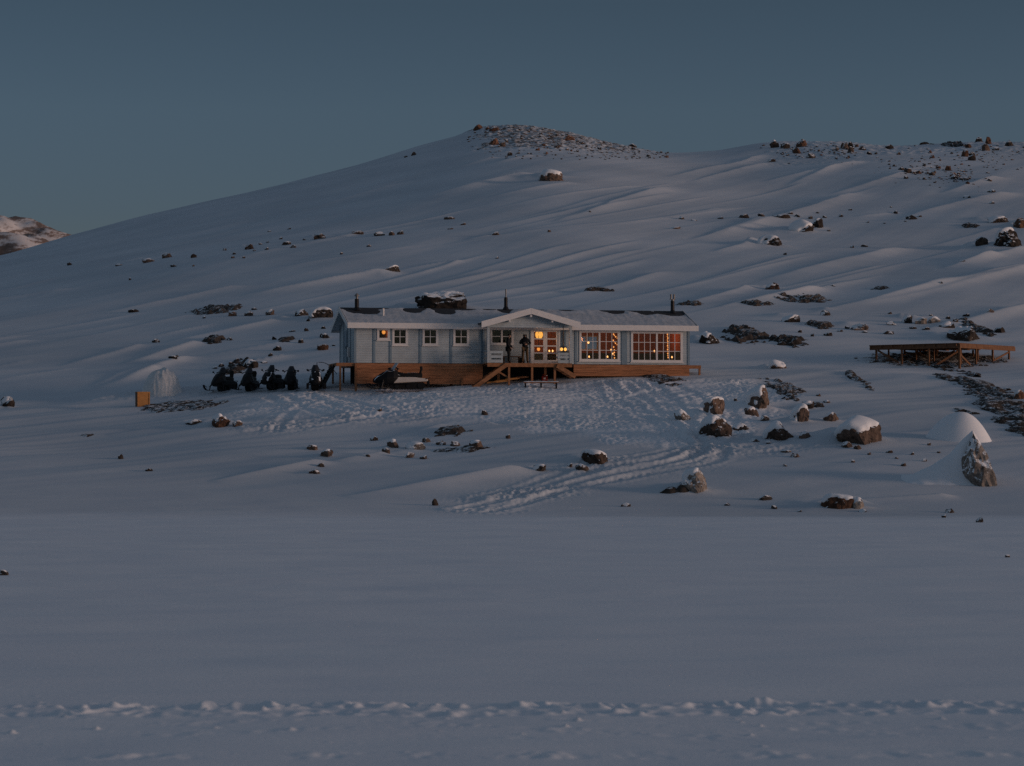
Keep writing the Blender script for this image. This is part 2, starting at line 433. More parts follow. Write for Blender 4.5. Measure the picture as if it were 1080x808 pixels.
M = {}
M['snow'] = mat_snow()
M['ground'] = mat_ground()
M['rock'] = mat_rock('brown_rock', (.022, .017, .015), (.15, .105, .08), .64, flecks=1.0)
M['rock_dark'] = mat_rock('dark_rock', (.012, .010, .009), (.075, .058, .048), .64, flecks=1.0)
M['rock_red'] = mat_rock('reddish_rock', (.04, .022, .016), (.20, .105, .065), .76, flecks=.9)
M['rock_bare'] = mat_rock('boulder_rock', (.018, .014, .012), (.19, .13, .10), snow=True, snowthr=.70, flecks=1.0)
M['rock_pale'] = mat_rock('pale_rock', (.06, .052, .047), (.34, .29, .25), .52, flecks=1.05)
M['rock_rib'] = mat_rock('ribbed_pale_rock', (.34, .32, .30), (.62, .60, .58), .60, flecks=.8)
M['pale'] = simple('crusted_snow', (.66, .66, .66), .85, .18, 7, .5, .03)
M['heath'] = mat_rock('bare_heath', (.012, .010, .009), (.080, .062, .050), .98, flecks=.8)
M['slab'] = mat_rock('bare_slab', (.014, .012, .011), (.085, .067, .055), 1.0, flecks=.75)
M['far'] = mat_far()
M['siding'] = mat_siding('blue_grey_siding', (.40, .452, .478))
M['trim'] = simple('white_paint', (.72, .69, .67), .5, .06, 3)
M['batten'] = simple('slate_blue_paint', (.20, .27, .325), .5, .1, 3)
M['plank'] = simple('brown_timber', (.35, .155, .078), .8, .6, 5, .5, .01, stretch=(.25, 4, 6))
M['timber'] = simple('sawn_timber', (.29, .135, .066), .75, .3, 5, .4, .01)
M['timber_dk'] = simple('weathered_timber', (.15, .075, .042), .8, .3, 5, .4, .01)
M['timber_old'] = simple('old_brown_timber', (.17, .085, .046), .85, .35, 5, .4, .01)
M['ply'] = simple('orange_plywood', (.42, .20, .07), .7, .15, 4, .2, .005)
M['frost'] = simple('frosted_snow', (.47, .485, .51), .8, .16, 2, .2, .01, stretch=(.6, .8, 1))
M['roof'] = simple('roof_felt', (.035, .037, .042), .9, .3, 8)
M['black'] = simple('black_metal', (.015, .015, .017), .45, .3, 8, .1)
M['steel'] = simple('pipe_steel', (.22, .21, .20), .6, .2, 8, .1, metal=.3)
M['inner'] = simple('red_brown_panelling', (.36, .13, .06), .6, .25, 3, .2, .01, stretch=(6, 6, .5))
M['lower_wall'] = simple('dark_blue_lower_wall', (.03, .045, .085), .6, .2, 3)
M['glass'] = mat_glass()
M['flame'] = mat_emit('candle_flame', (1.0, .48, .16), 2.3)
M['bulb'] = mat_emit('warm_bulb', (1.0, .36, .07), 1.0)
M['bulb_hot'] = mat_emit('lamp_glow', (1.0, .47, .09), 1.15)
M['string'] = mat_emit('string_bulb', (1.0, .38, .11), 1.3)
M['wax'] = simple('candle_wax', (.7, .6, .5), .5, .05, 5)
M['rubber'] = simple('black_rubber', (.012, .012, .013), .8, .3, 12)
M['plastic'] = simple('black_cowl', (.009, .009, .010), .5, .25, 6, .05)
M['seat'] = simple('black_vinyl', (.014, .013, .013), .6, .25, 10)
M['cream'] = simple('cream_panel', (.58, .52, .47), .5, .1, 4)
M['wind'] = simple('smoked_windshield', (.03, .033, .04), .25, .1, 4, 0)
M['skin'] = simple('skin', (.36, .21, .15), .6, .08, 20)
M['jacket'] = simple('black_jacket', (.009, .010, .013), .8, .3, 14, .4, .01)
M['trous_br'] = simple('brown_trousers', (.10, .062, .034), .85, .2, 14, .4, .01)
M['trous_bk'] = simple('dark_trousers', (.012, .012, .014), .85, .2, 14, .4, .01)
M['boot'] = simple('boot_leather', (.02, .015, .012), .6, .2, 14)
M['red'] = simple('red_plastic', (.22, .018, .012), .5, .1, 5)

# ------------------------------------------------------------------ mesh helpers
def link(o, parent=None):
    COL.objects.link(o)
    if parent is not None: o.parent = parent
    return o

def tag(o, label=None, cat=None, group=None, kind=None):
    if label: o['label'] = label
    if cat: o['category'] = cat
    if group: o['group'] = group
    if kind: o['kind'] = kind
    return o

def empty(name, loc=(0, 0, 0), rz=0, label=None, cat=None, group=None):
    o = bpy.data.objects.new(name, None); o.empty_display_size = .2
    o.location = loc; o.rotation_euler = (0, 0, rz)
    link(o); return tag(o, label, cat, group)

class MB:
    def __init__(s): s.v = []; s.f = []; s.mi = []
    def add(s, vs, fs, mi=0):
        n = len(s.v); s.v += [tuple(v) for v in vs]; s.f += [tuple(i + n for i in f) for f in fs]; s.mi += [mi] * len(fs); return s
    def box(s, x0, x1, y0, y1, z0, z1, mi=0):
        return s.add([(x0, y0, z0), (x1, y0, z0), (x1, y1, z0), (x0, y1, z0), (x0, y0, z1), (x1, y0, z1), (x1, y1, z1), (x0, y1, z1)],
                     [(0, 3, 2, 1), (4, 5, 6, 7), (0, 1, 5, 4), (1, 2, 6, 5), (2, 3, 7, 6), (3, 0, 4, 7)], mi)
    def beam(s, p, q, w, h, up=(0, 0, 1), mi=0):
        p = Vector(p); q = Vector(q); d = (q - p).normalized(); up = Vector(up)
        sd = d.cross(up)
        if sd.length < 1e-4: sd = d.cross(Vector((0, 1, 0)))
        sd.normalize(); u = sd.cross(d).normalized()
        vs = [c + sd * (w / 2 * a) + u * (h / 2 * b) for c in (p, q) for a, b in ((-1, -1), (1, -1), (1, 1), (-1, 1))]
        return s.add(vs, [(0, 1, 2, 3), (7, 6, 5, 4), (0, 4, 5, 1), (1, 5, 6, 2), (2, 6, 7, 3), (3, 7, 4, 0)], mi)
    def tube(s, pts, r, n=8, mi=0):
        pts = [Vector(p) for p in pts]; rs = r if isinstance(r, (list, tuple)) else [r] * len(pts)
        vs = []; fs = []
        for i, p in enumerate(pts):
            d = (pts[min(i + 1, len(pts) - 1)] - pts[max(i - 1, 0)]).normalized()
            a = d.cross(Vector((0, 0, 1)) if abs(d.z) < .9 else Vector((1, 0, 0))).normalized(); b = d.cross(a)
            for k in range(n):
                t = 2 * math.pi * k / n
                vs.append(p + (a * math.cos(t) + b * math.sin(t)) * rs[i])
        for i in range(len(pts) - 1):
            for k in range(n):
                fs.append((i * n + k, i * n + (k + 1) % n, (i + 1) * n + (k + 1) % n, (i + 1) * n + k))
        fs.append(tuple(range(n))[::-1]); fs.append(tuple((len(pts) - 1) * n + k for k in range(n)))
        return s.add(vs, fs, mi)
    def loft(s, rings, mi=0):
        n = len(rings[0]); vs = [v for r in rings for v in r]; fs = []
        for i in range(len(rings) - 1):
            for k in range(n):
                fs.append((i * n + k, i * n + (k + 1) % n, (i + 1) * n + (k + 1) % n, (i + 1) * n + k))
        fs.append(tuple(range(n))[::-1]); fs.append(tuple((len(rings) - 1) * n + k for k in range(n)))
        return s.add(vs, fs, mi)
    def ball(s, c, r, sz=1.0, n=8, m=6, mi=0):
        vs = [(c[0], c[1], c[2] - r * sz)]; fs = []
        for i in range(1, m):
            ph = math.pi * i / m - math.pi / 2
            for k in range(n):
                t = 2 * math.pi * k / n
                vs.append((c[0] + r * math.cos(ph) * math.cos(t), c[1] + r * math.cos(ph) * math.sin(t), c[2] + r * sz * math.sin(ph)))
        vs.append((c[0], c[1], c[2] + r * sz)); L = len(vs) - 1
        for k in range(n):
            fs.append((0, 1 + (k + 1) % n, 1 + k)); fs.append((L, L - n + k, L - n + (k + 1) % n))
        for i in range(m - 2):
            for k in range(n):
                fs.append((1 + i * n + k, 1 + i * n + (k + 1) % n, 1 + (i + 1) * n + (k + 1) % n, 1 + (i + 1) * n + k))
        return s.add(vs, fs, mi)
    def prism(s, prof, axis, a, b, mi=0):
        """profile [(u,w)] in the plane across axis (0=x,1=y), extruded from a to b"""
        n = len(prof)
        def pt(t, u, w): return (t, u, w) if axis == 0 else (u, t, w)
        vs = [pt(a, *p) for p in prof] + [pt(b, *p) for p in prof]
        fs = [tuple(range(n)), tuple(range(2 * n - 1, n - 1, -1))] + [(i, i + n, (i + 1) % n + n, (i + 1) % n) for i in range(n)]
        return s.add(vs, fs, mi)
    def build(s, name, mats, parent=None, smooth=False, bevel=0):
        me = bpy.data.meshes.new(name); me.from_pydata(s.v, [], s.f)
        if not isinstance(mats, (list, tuple)): mats = [mats]
        for m in mats: me.materials.append(m)
        me.polygons.foreach_set('material_index', s.mi)
        bm = bmesh.new(); bm.from_mesh(me); bmesh.ops.recalc_face_normals(bm, faces=bm.faces); bm.to_mesh(me); bm.free()
        if smooth: me.polygons.foreach_set('use_smooth', [True] * len(me.polygons))
        o = link(bpy.data.objects.new(name, me), parent)
        if bevel:
            bv = o.modifiers.new('bevel', 'BEVEL'); bv.width = bevel; bv.segments = 1; bv.limit_method = 'ANGLE'
        return o

def grid_mesh(name, X, Y, Z, mat, smooth=True):
    R, C = X.shape
    me = bpy.data.meshes.new(name)
    me.vertices.add(R * C)
    me.vertices.foreach_set('co', np.stack([X, Y, Z], -1).astype(np.float32).ravel())
    i = np.arange((R - 1) * (C - 1)); r = i // (C - 1); c = i % (C - 1); a = r * C + c
    q = np.stack([a, a + 1, a + C + 1, a + C], -1).astype(np.int32)
    me.loops.add(q.size); me.loops.foreach_set('vertex_index', q.ravel())
    me.polygons.add(len(q)); me.polygons.foreach_set('loop_start', np.arange(0, q.size, 4, dtype=np.int32))
    me.polygons.foreach_set('use_smooth', np.full(len(q), smooth))
    me.materials.append(mat); me.update(calc_edges=True)
    return me

# ------------------------------------------------------------------ the ground
def build_ground():
    ys = np.concatenate([np.linspace(-38, 18, 16, endpoint=False), np.arange(18, 24, .08), np.arange(24, 33, .032), np.arange(33, 104, .3),
                         np.arange(104, 166, .14), np.arange(166, 640, .6), np.linspace(640, 1000, 30, endpoint=False), np.geomspace(1000, 5000, 14)])
    vd = np.arange(-.2, .2001, .00043)
    vo = np.geomspace(.205, 1.6, 26)
    vs = np.concatenate([-vo[::-1], vd, vo])
    V, Yg = np.meshgrid(vs, ys)
    Xg = V * (Yg + 40)
    Z = np.zeros_like(Xg); S = np.zeros_like(Xg)
    for r in range(0, len(ys), 60):
        Z[r:r + 60] = full_h(Xg[r:r + 60], Yg[r:r + 60]); S[r:r + 60] = scree_mask(Xg[r:r + 60], Yg[r:r + 60])
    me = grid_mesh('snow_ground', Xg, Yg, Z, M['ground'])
    at_ = me.attributes.new('scree', 'FLOAT', 'POINT'); at_.data.foreach_set('value', S.astype(np.float32).ravel())
    k = sstep(Yg + pn(Xg / 6, Yg / 3, 55) * 1.5, 107, 114) * (.85 + .3 * pn(Xg / 14, Yg / 20, 56))  # where slope snow takes its wind-crusted tone and painted shade
    for r in range(0, len(ys), 60):        # broken-up fresh snow round the cabin is whiter than the slopes
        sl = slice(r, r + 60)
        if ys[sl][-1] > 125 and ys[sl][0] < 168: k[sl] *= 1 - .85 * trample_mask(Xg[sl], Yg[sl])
    at_ = me.attributes.new('crust_shade', 'FLOAT', 'POINT'); at_.data.foreach_set('value', np.clip(k, 0, 1).astype(np.float32).ravel())
    o = link(bpy.data.objects.new('snow_ground', me)); tag(o, kind='structure')

def build_far():
    xs = np.linspace(-1700, -150, 420); ys = np.linspace(1300, 2100, 160)
    X, Y = np.meshgrid(xs, ys)
    px = 540 + F * X / Y
    prof = np.interp(px, [-1600, -700, -300, -100, 0, 40, 75, 130, 260, 400], [330, 235, 205, 214, 227, 233, 243, 262, 330, 440])
    zc = CAM_Z + (469 - prof) / F * 1700
    t = np.clip((Y - 1300) / 400, 0, 2)
    Z = zc * np.where(t < 1, sstep(t, 0, 1) ** .8, 1 - .55 * (t - 1)) + 9 * pn(X / 60, Y / 60, 101) * np.clip(t, 0, 1) + 4.5 * pn(X / 22, Y / 26, 102) + 2.2 * pn(X / 9, Y / 11, 103) - 6
    me = grid_mesh('far_mountain', X, Y, Z, M['far'])
    tag(link(bpy.data.objects.new('far_mountain', me)), kind='structure')

# ------------------------------------------------------------------ rocks
def rock_geo(seed, sub=3, cuts=11, rough=.15):
    rg = random.Random(seed)
    bm = bmesh.new(); bmesh.ops.create_icosphere(bm, subdivisions=sub, radius=1)
    planes = []
    for _ in range(cuts):
        d = Vector((rg.gauss(0, 1), rg.gauss(0, 1), rg.gauss(0, .8))).normalized(); planes.append((d, rg.uniform(.55, .85)))
    off = Vector((rg.uniform(-50, 50), rg.uniform(-50, 50), rg.uniform(-50, 50)))
    for v in bm.verts:
        p = v.co.copy()
        for d, k in planes:
            e = p.dot(d)
            if e > k: p -= d * (e - k) * .93
        p *= 1 + rough * mnoise.noise(p * 2.3 + off) - rough * .9 * abs(mnoise.noise(p * 3.6 + off)) + rough * .5 * mnoise.noise(p * 9 + off)
        v.co = p
    bm.normal_update()
    co = [v.co.copy() for v in bm.verts]; fs = [tuple(v.index for v in f.verts) for f in bm.faces]
    bm2 = bm.copy()
    for _ in range(7 if sub > 2 else 2): bmesh.ops.smooth_vert(bm2, verts=bm2.verts, factor=.5, use_axis_x=True, use_axis_y=True, use_axis_z=True)
    bm2.normal_update()
    no = [(v.co.copy(), v.normal.copy()) for v in bm2.verts]
    bm.free(); bm2.free()
    lo = Vector([min(c[i] for c in co) for i in range(3)]); hi = Vector([max(c[i] for c in co) for i in range(3)])
    ce = (lo + hi) / 2; ex = (hi - lo) / 2
    no = [(Vector(((c.x - ce.x) / ex.x, (c.y - ce.y) / ex.y, (c.z - ce.z) / ex.z)), n) for c, n in no]
    co = [Vector(((c.x - ce.x) / ex.x, (c.y - ce.y) / ex.y, (c.z - ce.z) / ex.z)) for c in co]     # fills -1..1
    return co, no, fs

def mesh_from(name, co, fs, mat, smooth=False):
    me = bpy.data.meshes.new(name); me.from_pydata([tuple(c) for c in co], [], fs); me.materials.append(mat)
    if smooth: me.polygons.foreach_set('use_smooth', [True] * len(me.polygons))
    return me

ROCKVAR = {}
def small_rock_mesh(k, mk):
    if (k, mk) not in ROCKVAR:
        co, no, fs = rock_geo(500 + k, 2, 9, .14)
        ROCKVAR[(k, mk)] = mesh_from('stone', co, fs, M[mk])
    return ROCKVAR[(k, mk)]

seedc = [100]
def place_rock(px, row, w, h, label, cat='boulder', mk='rock', group=None, cap=None, tilt=0.0, name=None, pyramid=False):
    """a rock whose foot shows at (px,row) of the photo and which measures w x h photo pixels"""
    x, y, z = at(px, row)
    s = y / F
    W, H = w * s, h * s * (.84 if row < 420 and row > 170 else 1.0)
    D = max(min(W, H * 1.6), W * .55)
    seedc[0] += 1
    name = name or ('boulder' if cat == 'boulder' else 'stone')
    y2 = y + D * .42
    slope = (gz(x, y2 + .5) - gz(x, y2 - .5))
    zc = z + H * .20
    big = cap is not None and w >= 8
    if big and cap > .25: cap = min(cap + .24, .9)
    rz = RNG.uniform(-.5, .5) if big else RNG.uniform(0, 6.28)
    if not big:
        me = small_rock_mesh(seedc[0] % 9, mk)
        o = link(bpy.data.objects.new(name, me)); 
        a = abs(math.cos(rz)); 
        o.location = (x, y2, zc); o.scale = (W / 2, W / 2 * .8, H * .80); o.rotation_euler = (RNG.uniform(-.15, .15), RNG.uniform(-.15, .15) + tilt, rz)
        return tag(o, label, cat, group)
    co, no, fs = rock_geo(seedc[0], 4 if w > 18 else 3, 12, .16)
    sc = Vector((W / 2, D / 2, H * .80))
    rot = Matrix.Rotation(rz, 3, 'Z') @ Matrix.Rotation(tilt, 3, 'Y')
    def shape(c):
        if not pyramid: return Vector((c.x * sc.x, c.y * sc.y, c.z * sc.z))
        t = min(max((c.z * sc.z * .8 + H * .2) / H, 0), 1.0); k = 1 - .74 * t ** 1.3
        return Vector((c.x * sc.x * k - .15 * W * t, c.y * sc.y * k, c.z * sc.z))
    P = [shape(c) for c in co]
    Rn = Matrix.Rotation(tilt, 3, 'Y')
    P = [Rn @ p for p in P]
    root = link(bpy.data.objects.new(name, mesh_from(name, P, fs, M['rock_bare'] if mk == 'rock' else M[mk])))
    root.location = (x, y2, zc)
    tag(root, label, cat, group)
    if cap > 0:
        sd = Vector((-.42, .05, .90)); out = []
        th = min(W, H) * .11
        for c, (q, n) in zip(co, no):
            n = Vector((n.x / sc.x, n.y / sc.y, n.z / sc.z)).normalized()
            base = Rn @ shape(q)
            e = n.dot(sd) + .30 * mnoise.noise(q * 3.1 + Vector((seedc[0], 0, 0)))
            k = min(max((e - (1 - cap)) / .30, 0), 1); k = k * k * (3 - 2 * k)
            out.append(base + n * (th * k * 1.2 - th * .5 * (1 - k)) + Vector((0, 0, th * .15 * k)))
        link(bpy.data.objects.new('snow_cap', mesh_from('snow_cap', out, fs, M['snow'], True)), root)
    return root

def place_patch(px, row, w, h, label, cat, name, mk='heath', slant=0.0, amp=.22, thr=.12, seed=0, freq=1.0):
    """bare ground or rock poking through the snow: a lumpy sheet of ground, mostly buried, over w x h photo pixels"""
    x0, y0, _ = at(px, row); x1, y1, _ = at(px, row - h)
    s = y0 / F
    nx, ny = max(24, int(w * 2.2)), max(24, int(h * 3))
    nx, ny = min(nx, 110), min(ny, 80)
    ex, ey = w * s / 2 * 1.25, max((y1 - y0) / 2 * 1.25, .25)
    cx, cy = x0, (y0 + y1) / 2
    U, V = np.meshgrid(np.linspace(-1, 1, nx), np.linspace(-1, 1, ny))
    X = cx + U * ex + V * ex * slant; Y = cy + V * ey
    n = pn(X / (.9 * freq), Y / (1.3 * freq), 200 + seed) * .6 + pn(X / (.38 * freq), Y / (.5 * freq), 201 + seed) * .45 + pn(X / 2.5, Y / 4, 203 + seed) * .5
    r = np.sqrt(U * U + V * V)
    Z = full_h(X, Y) + np.minimum(amp * (n * 1.15 + .76 - thr - 1.35 * r ** 2.2), amp * .8)
    X = X - cx; Y = Y - cy; zc = gz(cx, cy)
    o = link(bpy.data.objects.new(name, grid_mesh(name, X, Y, Z - zc, M[mk], True)))
    o.location = (cx, cy, zc)
    return tag(o, label, cat)

# ------------------------------------------------------------------ the cabin
CA = rad(12); CX, CY, CZ = -9.37, 158.0, 7.87
def sx(px, y=0.0):
    """cabin-local x of something seen at photo column px in the plane y of the cabin"""
    q = (px - 540) / F; c, s = math.cos(CA), math.sin(CA)
    return (q * (CY + y * c) - CX + y * s) / (c - q * s)
def sz(row, px, y=0.0):
    x = sx(px, y); D = CY + x * math.sin(CA) + y * math.cos(CA)
    return CAM_Z + (469 - row) / F * D - CZ
def cw(x, y, z):
    c, s = math.cos(CA), math.sin(CA)
    return Vector((CX + x * c - y * s, CY + x * s + y * c, CZ + z))

def wall_panel(mb, x0, x1, z0, z1, y0, y1, holes):
    """wall in the xz plane between y0 (front) and y1 (back) with rectangular openings"""
    xs = sorted({x0, x1, *[h[0] for h in holes], *[h[1] for h in holes]}); zs = sorted({z0, z1, *[h[2] for h in holes], *[h[3] for h in holes]})
    def hole(a, b): return any(h[0] - 1e-6 <= a and b[0] <= h[1] + 1e-6 and h[2] - 1e-6 <= b[1] and b[2] <= h[3] + 1e-6 for h in holes)
    nx, nz = len(xs) - 1, len(zs) - 1
    solid = [[not any(xs[i] > h[0] - 1e-6 and xs[i + 1] < h[1] + 1e-6 and zs[j] > h[2] - 1e-6 and zs[j + 1] < h[3] + 1e-6 for h in holes) for j in range(nz)] for i in range(nx)]
    q = [(0, 1, 2, 3)]
    for i in range(nx):
        for j in range(nz):
            if not solid[i][j]: continue
            a, b, c, d = xs[i], xs[i + 1], zs[j], zs[j + 1]
            mb.add([(a, y0, c), (b, y0, c), (b, y0, d), (a, y0, d)], q); mb.add([(a, y1, c), (a, y1, d), (b, y1, d), (b, y1, c)], q)
            if i == 0 or not solid[i - 1][j]: mb.add([(a, y0, c), (a, y0, d), (a, y1, d), (a, y1, c)], q)
            if i == nx - 1 or not solid[i + 1][j]: mb.add([(b, y0, c), (b, y1, c), (b, y1, d), (b, y0, d)], q)
            if j == 0 or not solid[i][j - 1]: mb.add([(a, y0, c), (a, y1, c), (b, y1, c), (b, y0, c)], q)
            if j == nz - 1 or not solid[i][j + 1]: mb.add([(a, y0, d), (b, y0, d), (b, y1, d), (a, y1, d)], q)

def window(parent, x0, x1, z0, z1, casements, cols, rows, fw=.13, y=0.0, bar=.035, sill=True):
    """outer rectangle incl. the white surround; returns the window object"""
    f = MB()
    yf, yb = y - .035, y + .06
    f.box(x0, x0 + fw, yf, yb, z0, z1); f.box(x1 - fw, x1, yf, yb, z0, z1)
    f.box(x0 + fw, x1 - fw, yf, yb, z1 - fw, z1); f.box(x0 + fw, x1 - fw, yf, yb, z0, z0 + fw)
    ix0, ix1, iz0, iz1 = x0 + fw, x1 - fw, z0 + fw, z1 - fw
    mw = .11
    cwid = (ix1 - ix0 - mw * (casements - 1)) / casements
    g = MB()
    for c in range(casements):
        a = ix0 + c * (cwid + mw); b = a + cwid
        if c: f.box(a - mw, a, yf + .004, yb - .004, iz0, iz1)
        for k in range(1, cols):
            xx = a + (b - a) * k / cols; f.box(xx - bar / 2, xx + bar / 2, y - .012, y + .03, iz0, iz1)
        for k in range(1, rows):
            zz = iz0 + (iz1 - iz0) * k / rows; f.box(a, b, y - .009, y + .027, zz - bar / 2, zz + bar / 2)
        g.box(a, b, y + .034, y + .042, iz0, iz1)
    w = f.build('window', M['trim'], parent)
    g.build('pane', M['glass'], w)
    if sill:
        s = MB(); s.box(x0 - .05, x1 + .05, y - .10, y - .036, z0 - .045, z0 + .0); s.build('sill', M['trim'], w)
    return w

def build_cabin():
    root = empty('cabin', (CX, CY, CZ), CA, 'long blue-grey timber cabin with white trim, lit windows and a gabled porch', 'cabin')
    P = lambda mb, name, mat, par=root, **k: mb.build(name, M[mat] if isinstance(mat, str) else mat, par, **k)
    L = sx(727); W = 6.0; H = 2.36; RZ = 3.33; OV = .5
    T = .14
    # openings
    small = (sx(397.6), sx(411.0), sz(358.7, 404), sz(346, 404))
    win4 = [(sx(a), sx(b), sz(364.5, (a + b) / 2), sz(345.8, (a + b) / 2)) for a, b in ((413.6, 430), (445.5, 462), (478, 494.6))]
    pw = (sx(517), sx(541.5), sz(363.6, 528), sz(346, 528))
    door = (sx(559.5), sx(590.5), 0.04, sz(346.5, 575))
    big1 = (sx(611), sx(653.6), sz(381, 632), sz(348.6, 632)); big2 = (sx(665.5), sx(720), sz(382, 692), sz(349.6, 692))
    hs = [(a + .05, b - .05, c + .05, d - .05) for a, b, c, d in [small] + win4 + [pw, big1, big2]] + [(door[0] + .04, door[1] - .04, door[2] - .04, door[3] - .04)]
    m = MB(); wall_panel(m, 0, L, 0, H, 0, T, hs); P(m, 'front_wall', 'siding')
    bw = (sx(606, W), sx(631, W), 1.05, 2.02)
    m = MB(); wall_panel(m, 0, L, 0, H, W - T, W, [(bw[0] + .05, bw[1] - .05, bw[2] + .05, bw[3] - .05)]); P(m, 'back_wall', 'siding')
    window(root, *bw, 2, 1, 1, .1, W - .02, sill=False)
    for x in (0, L):
        s = 1 if x == 0 else -1
        m = MB(); m.prism([(T, 0), (W - T, 0), (W - T, H), (W / 2, RZ - .12), (T, H)], 0, x + s * .002, x + s * T); P(m, 'gable_wall', 'siding')
    # corner boards and battens
    for px in (394.6, 411.9, 443.3, 475.8, 508.5, 607.5, 658.6):
        x = sx(px); m = MB(); wd = .13 if px != 658.6 else .34; m.box(x - wd / 2, x + wd / 2, -.03, -.002, .0, H - .05); P(m, 'batten', 'batten')
    for x in (0, L):
        for y in (-.03, W - .10):
            m = MB(); m.box(x - .035, x + .10 if x == 0 else x + .035, y, y + .13, .0, H - .05) if x == 0 else m.box(x - .10, x + .035, y, y + .13, 0, H - .05); P(m, 'corner_board', 'batten')
    for y in (1.6, 2.7, 4.3):
        m = MB(); m.box(-.035, -.001, y, y + .12, .02, H + .3); P(m, 'batten', 'batten')
    # side door in the left gable, with a white box on the wall beside it
    m = MB(); m.box(-.05, -.001, 3.0, 3.9, .05, 2.05); d = P(m, 'door', 'batten'); m = MB(); m.box(-.09, -.052, 3.08, 3.12, .95, 1.1); P(m, 'handle', 'black', d)
    m = MB(); m.box(-.12, -.002, 1.95, 2.25, .42, 1.0); P(m, 'meter_box', 'trim')
    # windows
    window(root, *small, 1, 1, 1, .13)
    for w in win4: window(root, *w, 1, 2, 2, .13)
    window(root, *pw, 2, 1, 2, .12)
    window(root, *big1, 2, 3, 3, .13); window(root, *big2, 2, 4, 3, .13)
    # double glazed door
    f = MB(); x0, x1, z0, z1 = door
    f.box(x0, x0 + .10, -.04, .08, z0, z1); f.box(x1 - .10, x1, -.04, .08, z0, z1); f.box(x0 + .1, x1 - .1, -.04, .08, z1 - .1, z1); f.box(x0 + .1, x1 - .1, -.04, .08, z0 - .04, z0)
    dr = P(f, 'door', 'trim')
    mid = (x0 + x1) / 2
    for a, b in ((x0 + .105, mid - .004), (mid + .004, x1 - .105)):
        f = MB(); st = .12
        f.box(a, a + st, -.02, .03, z0 + .005, z1 - .105); f.box(b - st, b, -.02, .03, z0 + .005, z1 - .105)
        f.box(a + st, b - st, -.02, .03, z0 + .005, z0 + .2); f.box(a + st, b - st, -.02, .03, z1 - .2, z1 - .105)
        for k in range(1, 4):
            zz = z0 + .2 + (z1 - .4 - z0) * k / 4; f.box(a + st, b - st, -.015, .025, zz - .035, zz + .035)
        f.box(a + st, b - st, .028, .034, z0 + .2, z1 - .2, 1)
        lf = P(f, 'door_leaf', [M['trim'], M['glass']], dr)
    m = MB(); m.tube([(mid - .06, -.02, 1.02), (mid - .06, -.07, 1.02), (mid - .18, -.07, 1.02)], .012, 6); P(m, 'handle', 'steel', dr)
    # roof
    ez = RZ - (W / 2 + OV) * (RZ - 2.36) / (W / 2)      # underside line at the eaves
    ez = 2.36 - OV * (RZ - 2.36) / (W / 2)
    th = .12
    m = MB()
    m.prism([(-OV, ez), (W / 2, RZ), (W + OV, ez), (W + OV, ez + th), (W / 2, RZ + th), (-OV, ez + th)], 0, -.48, L + .42)
    rf = P(m, 'roof', 'roof')
    for y in (-OV, W + OV):
        s = -1 if y < 0 else 1
        m = MB(); m.box(-.50, L + .45, min(y, y + s * .035), max(y, y + s * .035), ez - .15, ez + th + .06); P(m, 'fascia', 'trim', rf)
    for x in (-.52, L + .425):
        m = MB()
        for s in (0, 1):
            y0 = -OV if s == 0 else W + OV
            m.prism([(y0, ez - .14), (W / 2, RZ - .14), (W / 2, RZ + th + .05), (y0, ez + th + .05)], 0, x, x + .035 if s == 0 else x + .0352)
        P(m, 'bargeboard', 'trim', rf)
    m = MB(); m.prism([(-OV + .01, ez - .022), (W / 2, RZ - .022), (W + OV - .01, ez - .022), (W + OV - .01, ez - .004), (W / 2, RZ - .004), (-OV + .01, ez - .004)], 0, -.46, L + .40); P(m, 'soffit', 'siding', rf)
    # snow lying on the roof, worn away near the ridge and around the flues
    xs = np.linspace(-.45, L + .39, 420); ys = np.linspace(-OV + .02, W + OV - .02, 120)
    X, Y = np.meshgrid(xs, ys)
    d = np.abs(Y - W / 2)
    slope = RZ + th - d * (RZ - ez) / (W / 2 + OV)
    cover = .042 + .018 * pn(X / 1.8, Y / 1.1, 301) + .012 * pn(X / .35, Y / 1.6, 302) - .075 * np.exp(-(d / .35) ** 2) * (0.42 + 1.1 * pn(X / 1.3, X * 0, 303))
    for px, q, r in ((376, 2.4, .65), (390, 2.2, .5), (436, 2.5, .5), (470, 2.2, .6), (533, 2.7, .35), (650, 2.7, .5), (682, 2.6, .5), (709, 2.4, .7)):
        cover -= .11 * np.exp(-(((X - sx(px, 2.4)) / r) ** 2 + ((Y - q) / .5) ** 2))
    cover += .006 * pn(X / .22, Y / .3, 305) + .005 * pn(X / .09, Y / .2, 306)
    cover = np.minimum(cover, .06)
    me = grid_mesh('snow_cover', X, Y, slope + cover - .012, M['frost'])
    link(bpy.data.objects.new('snow_cover', me), rf)
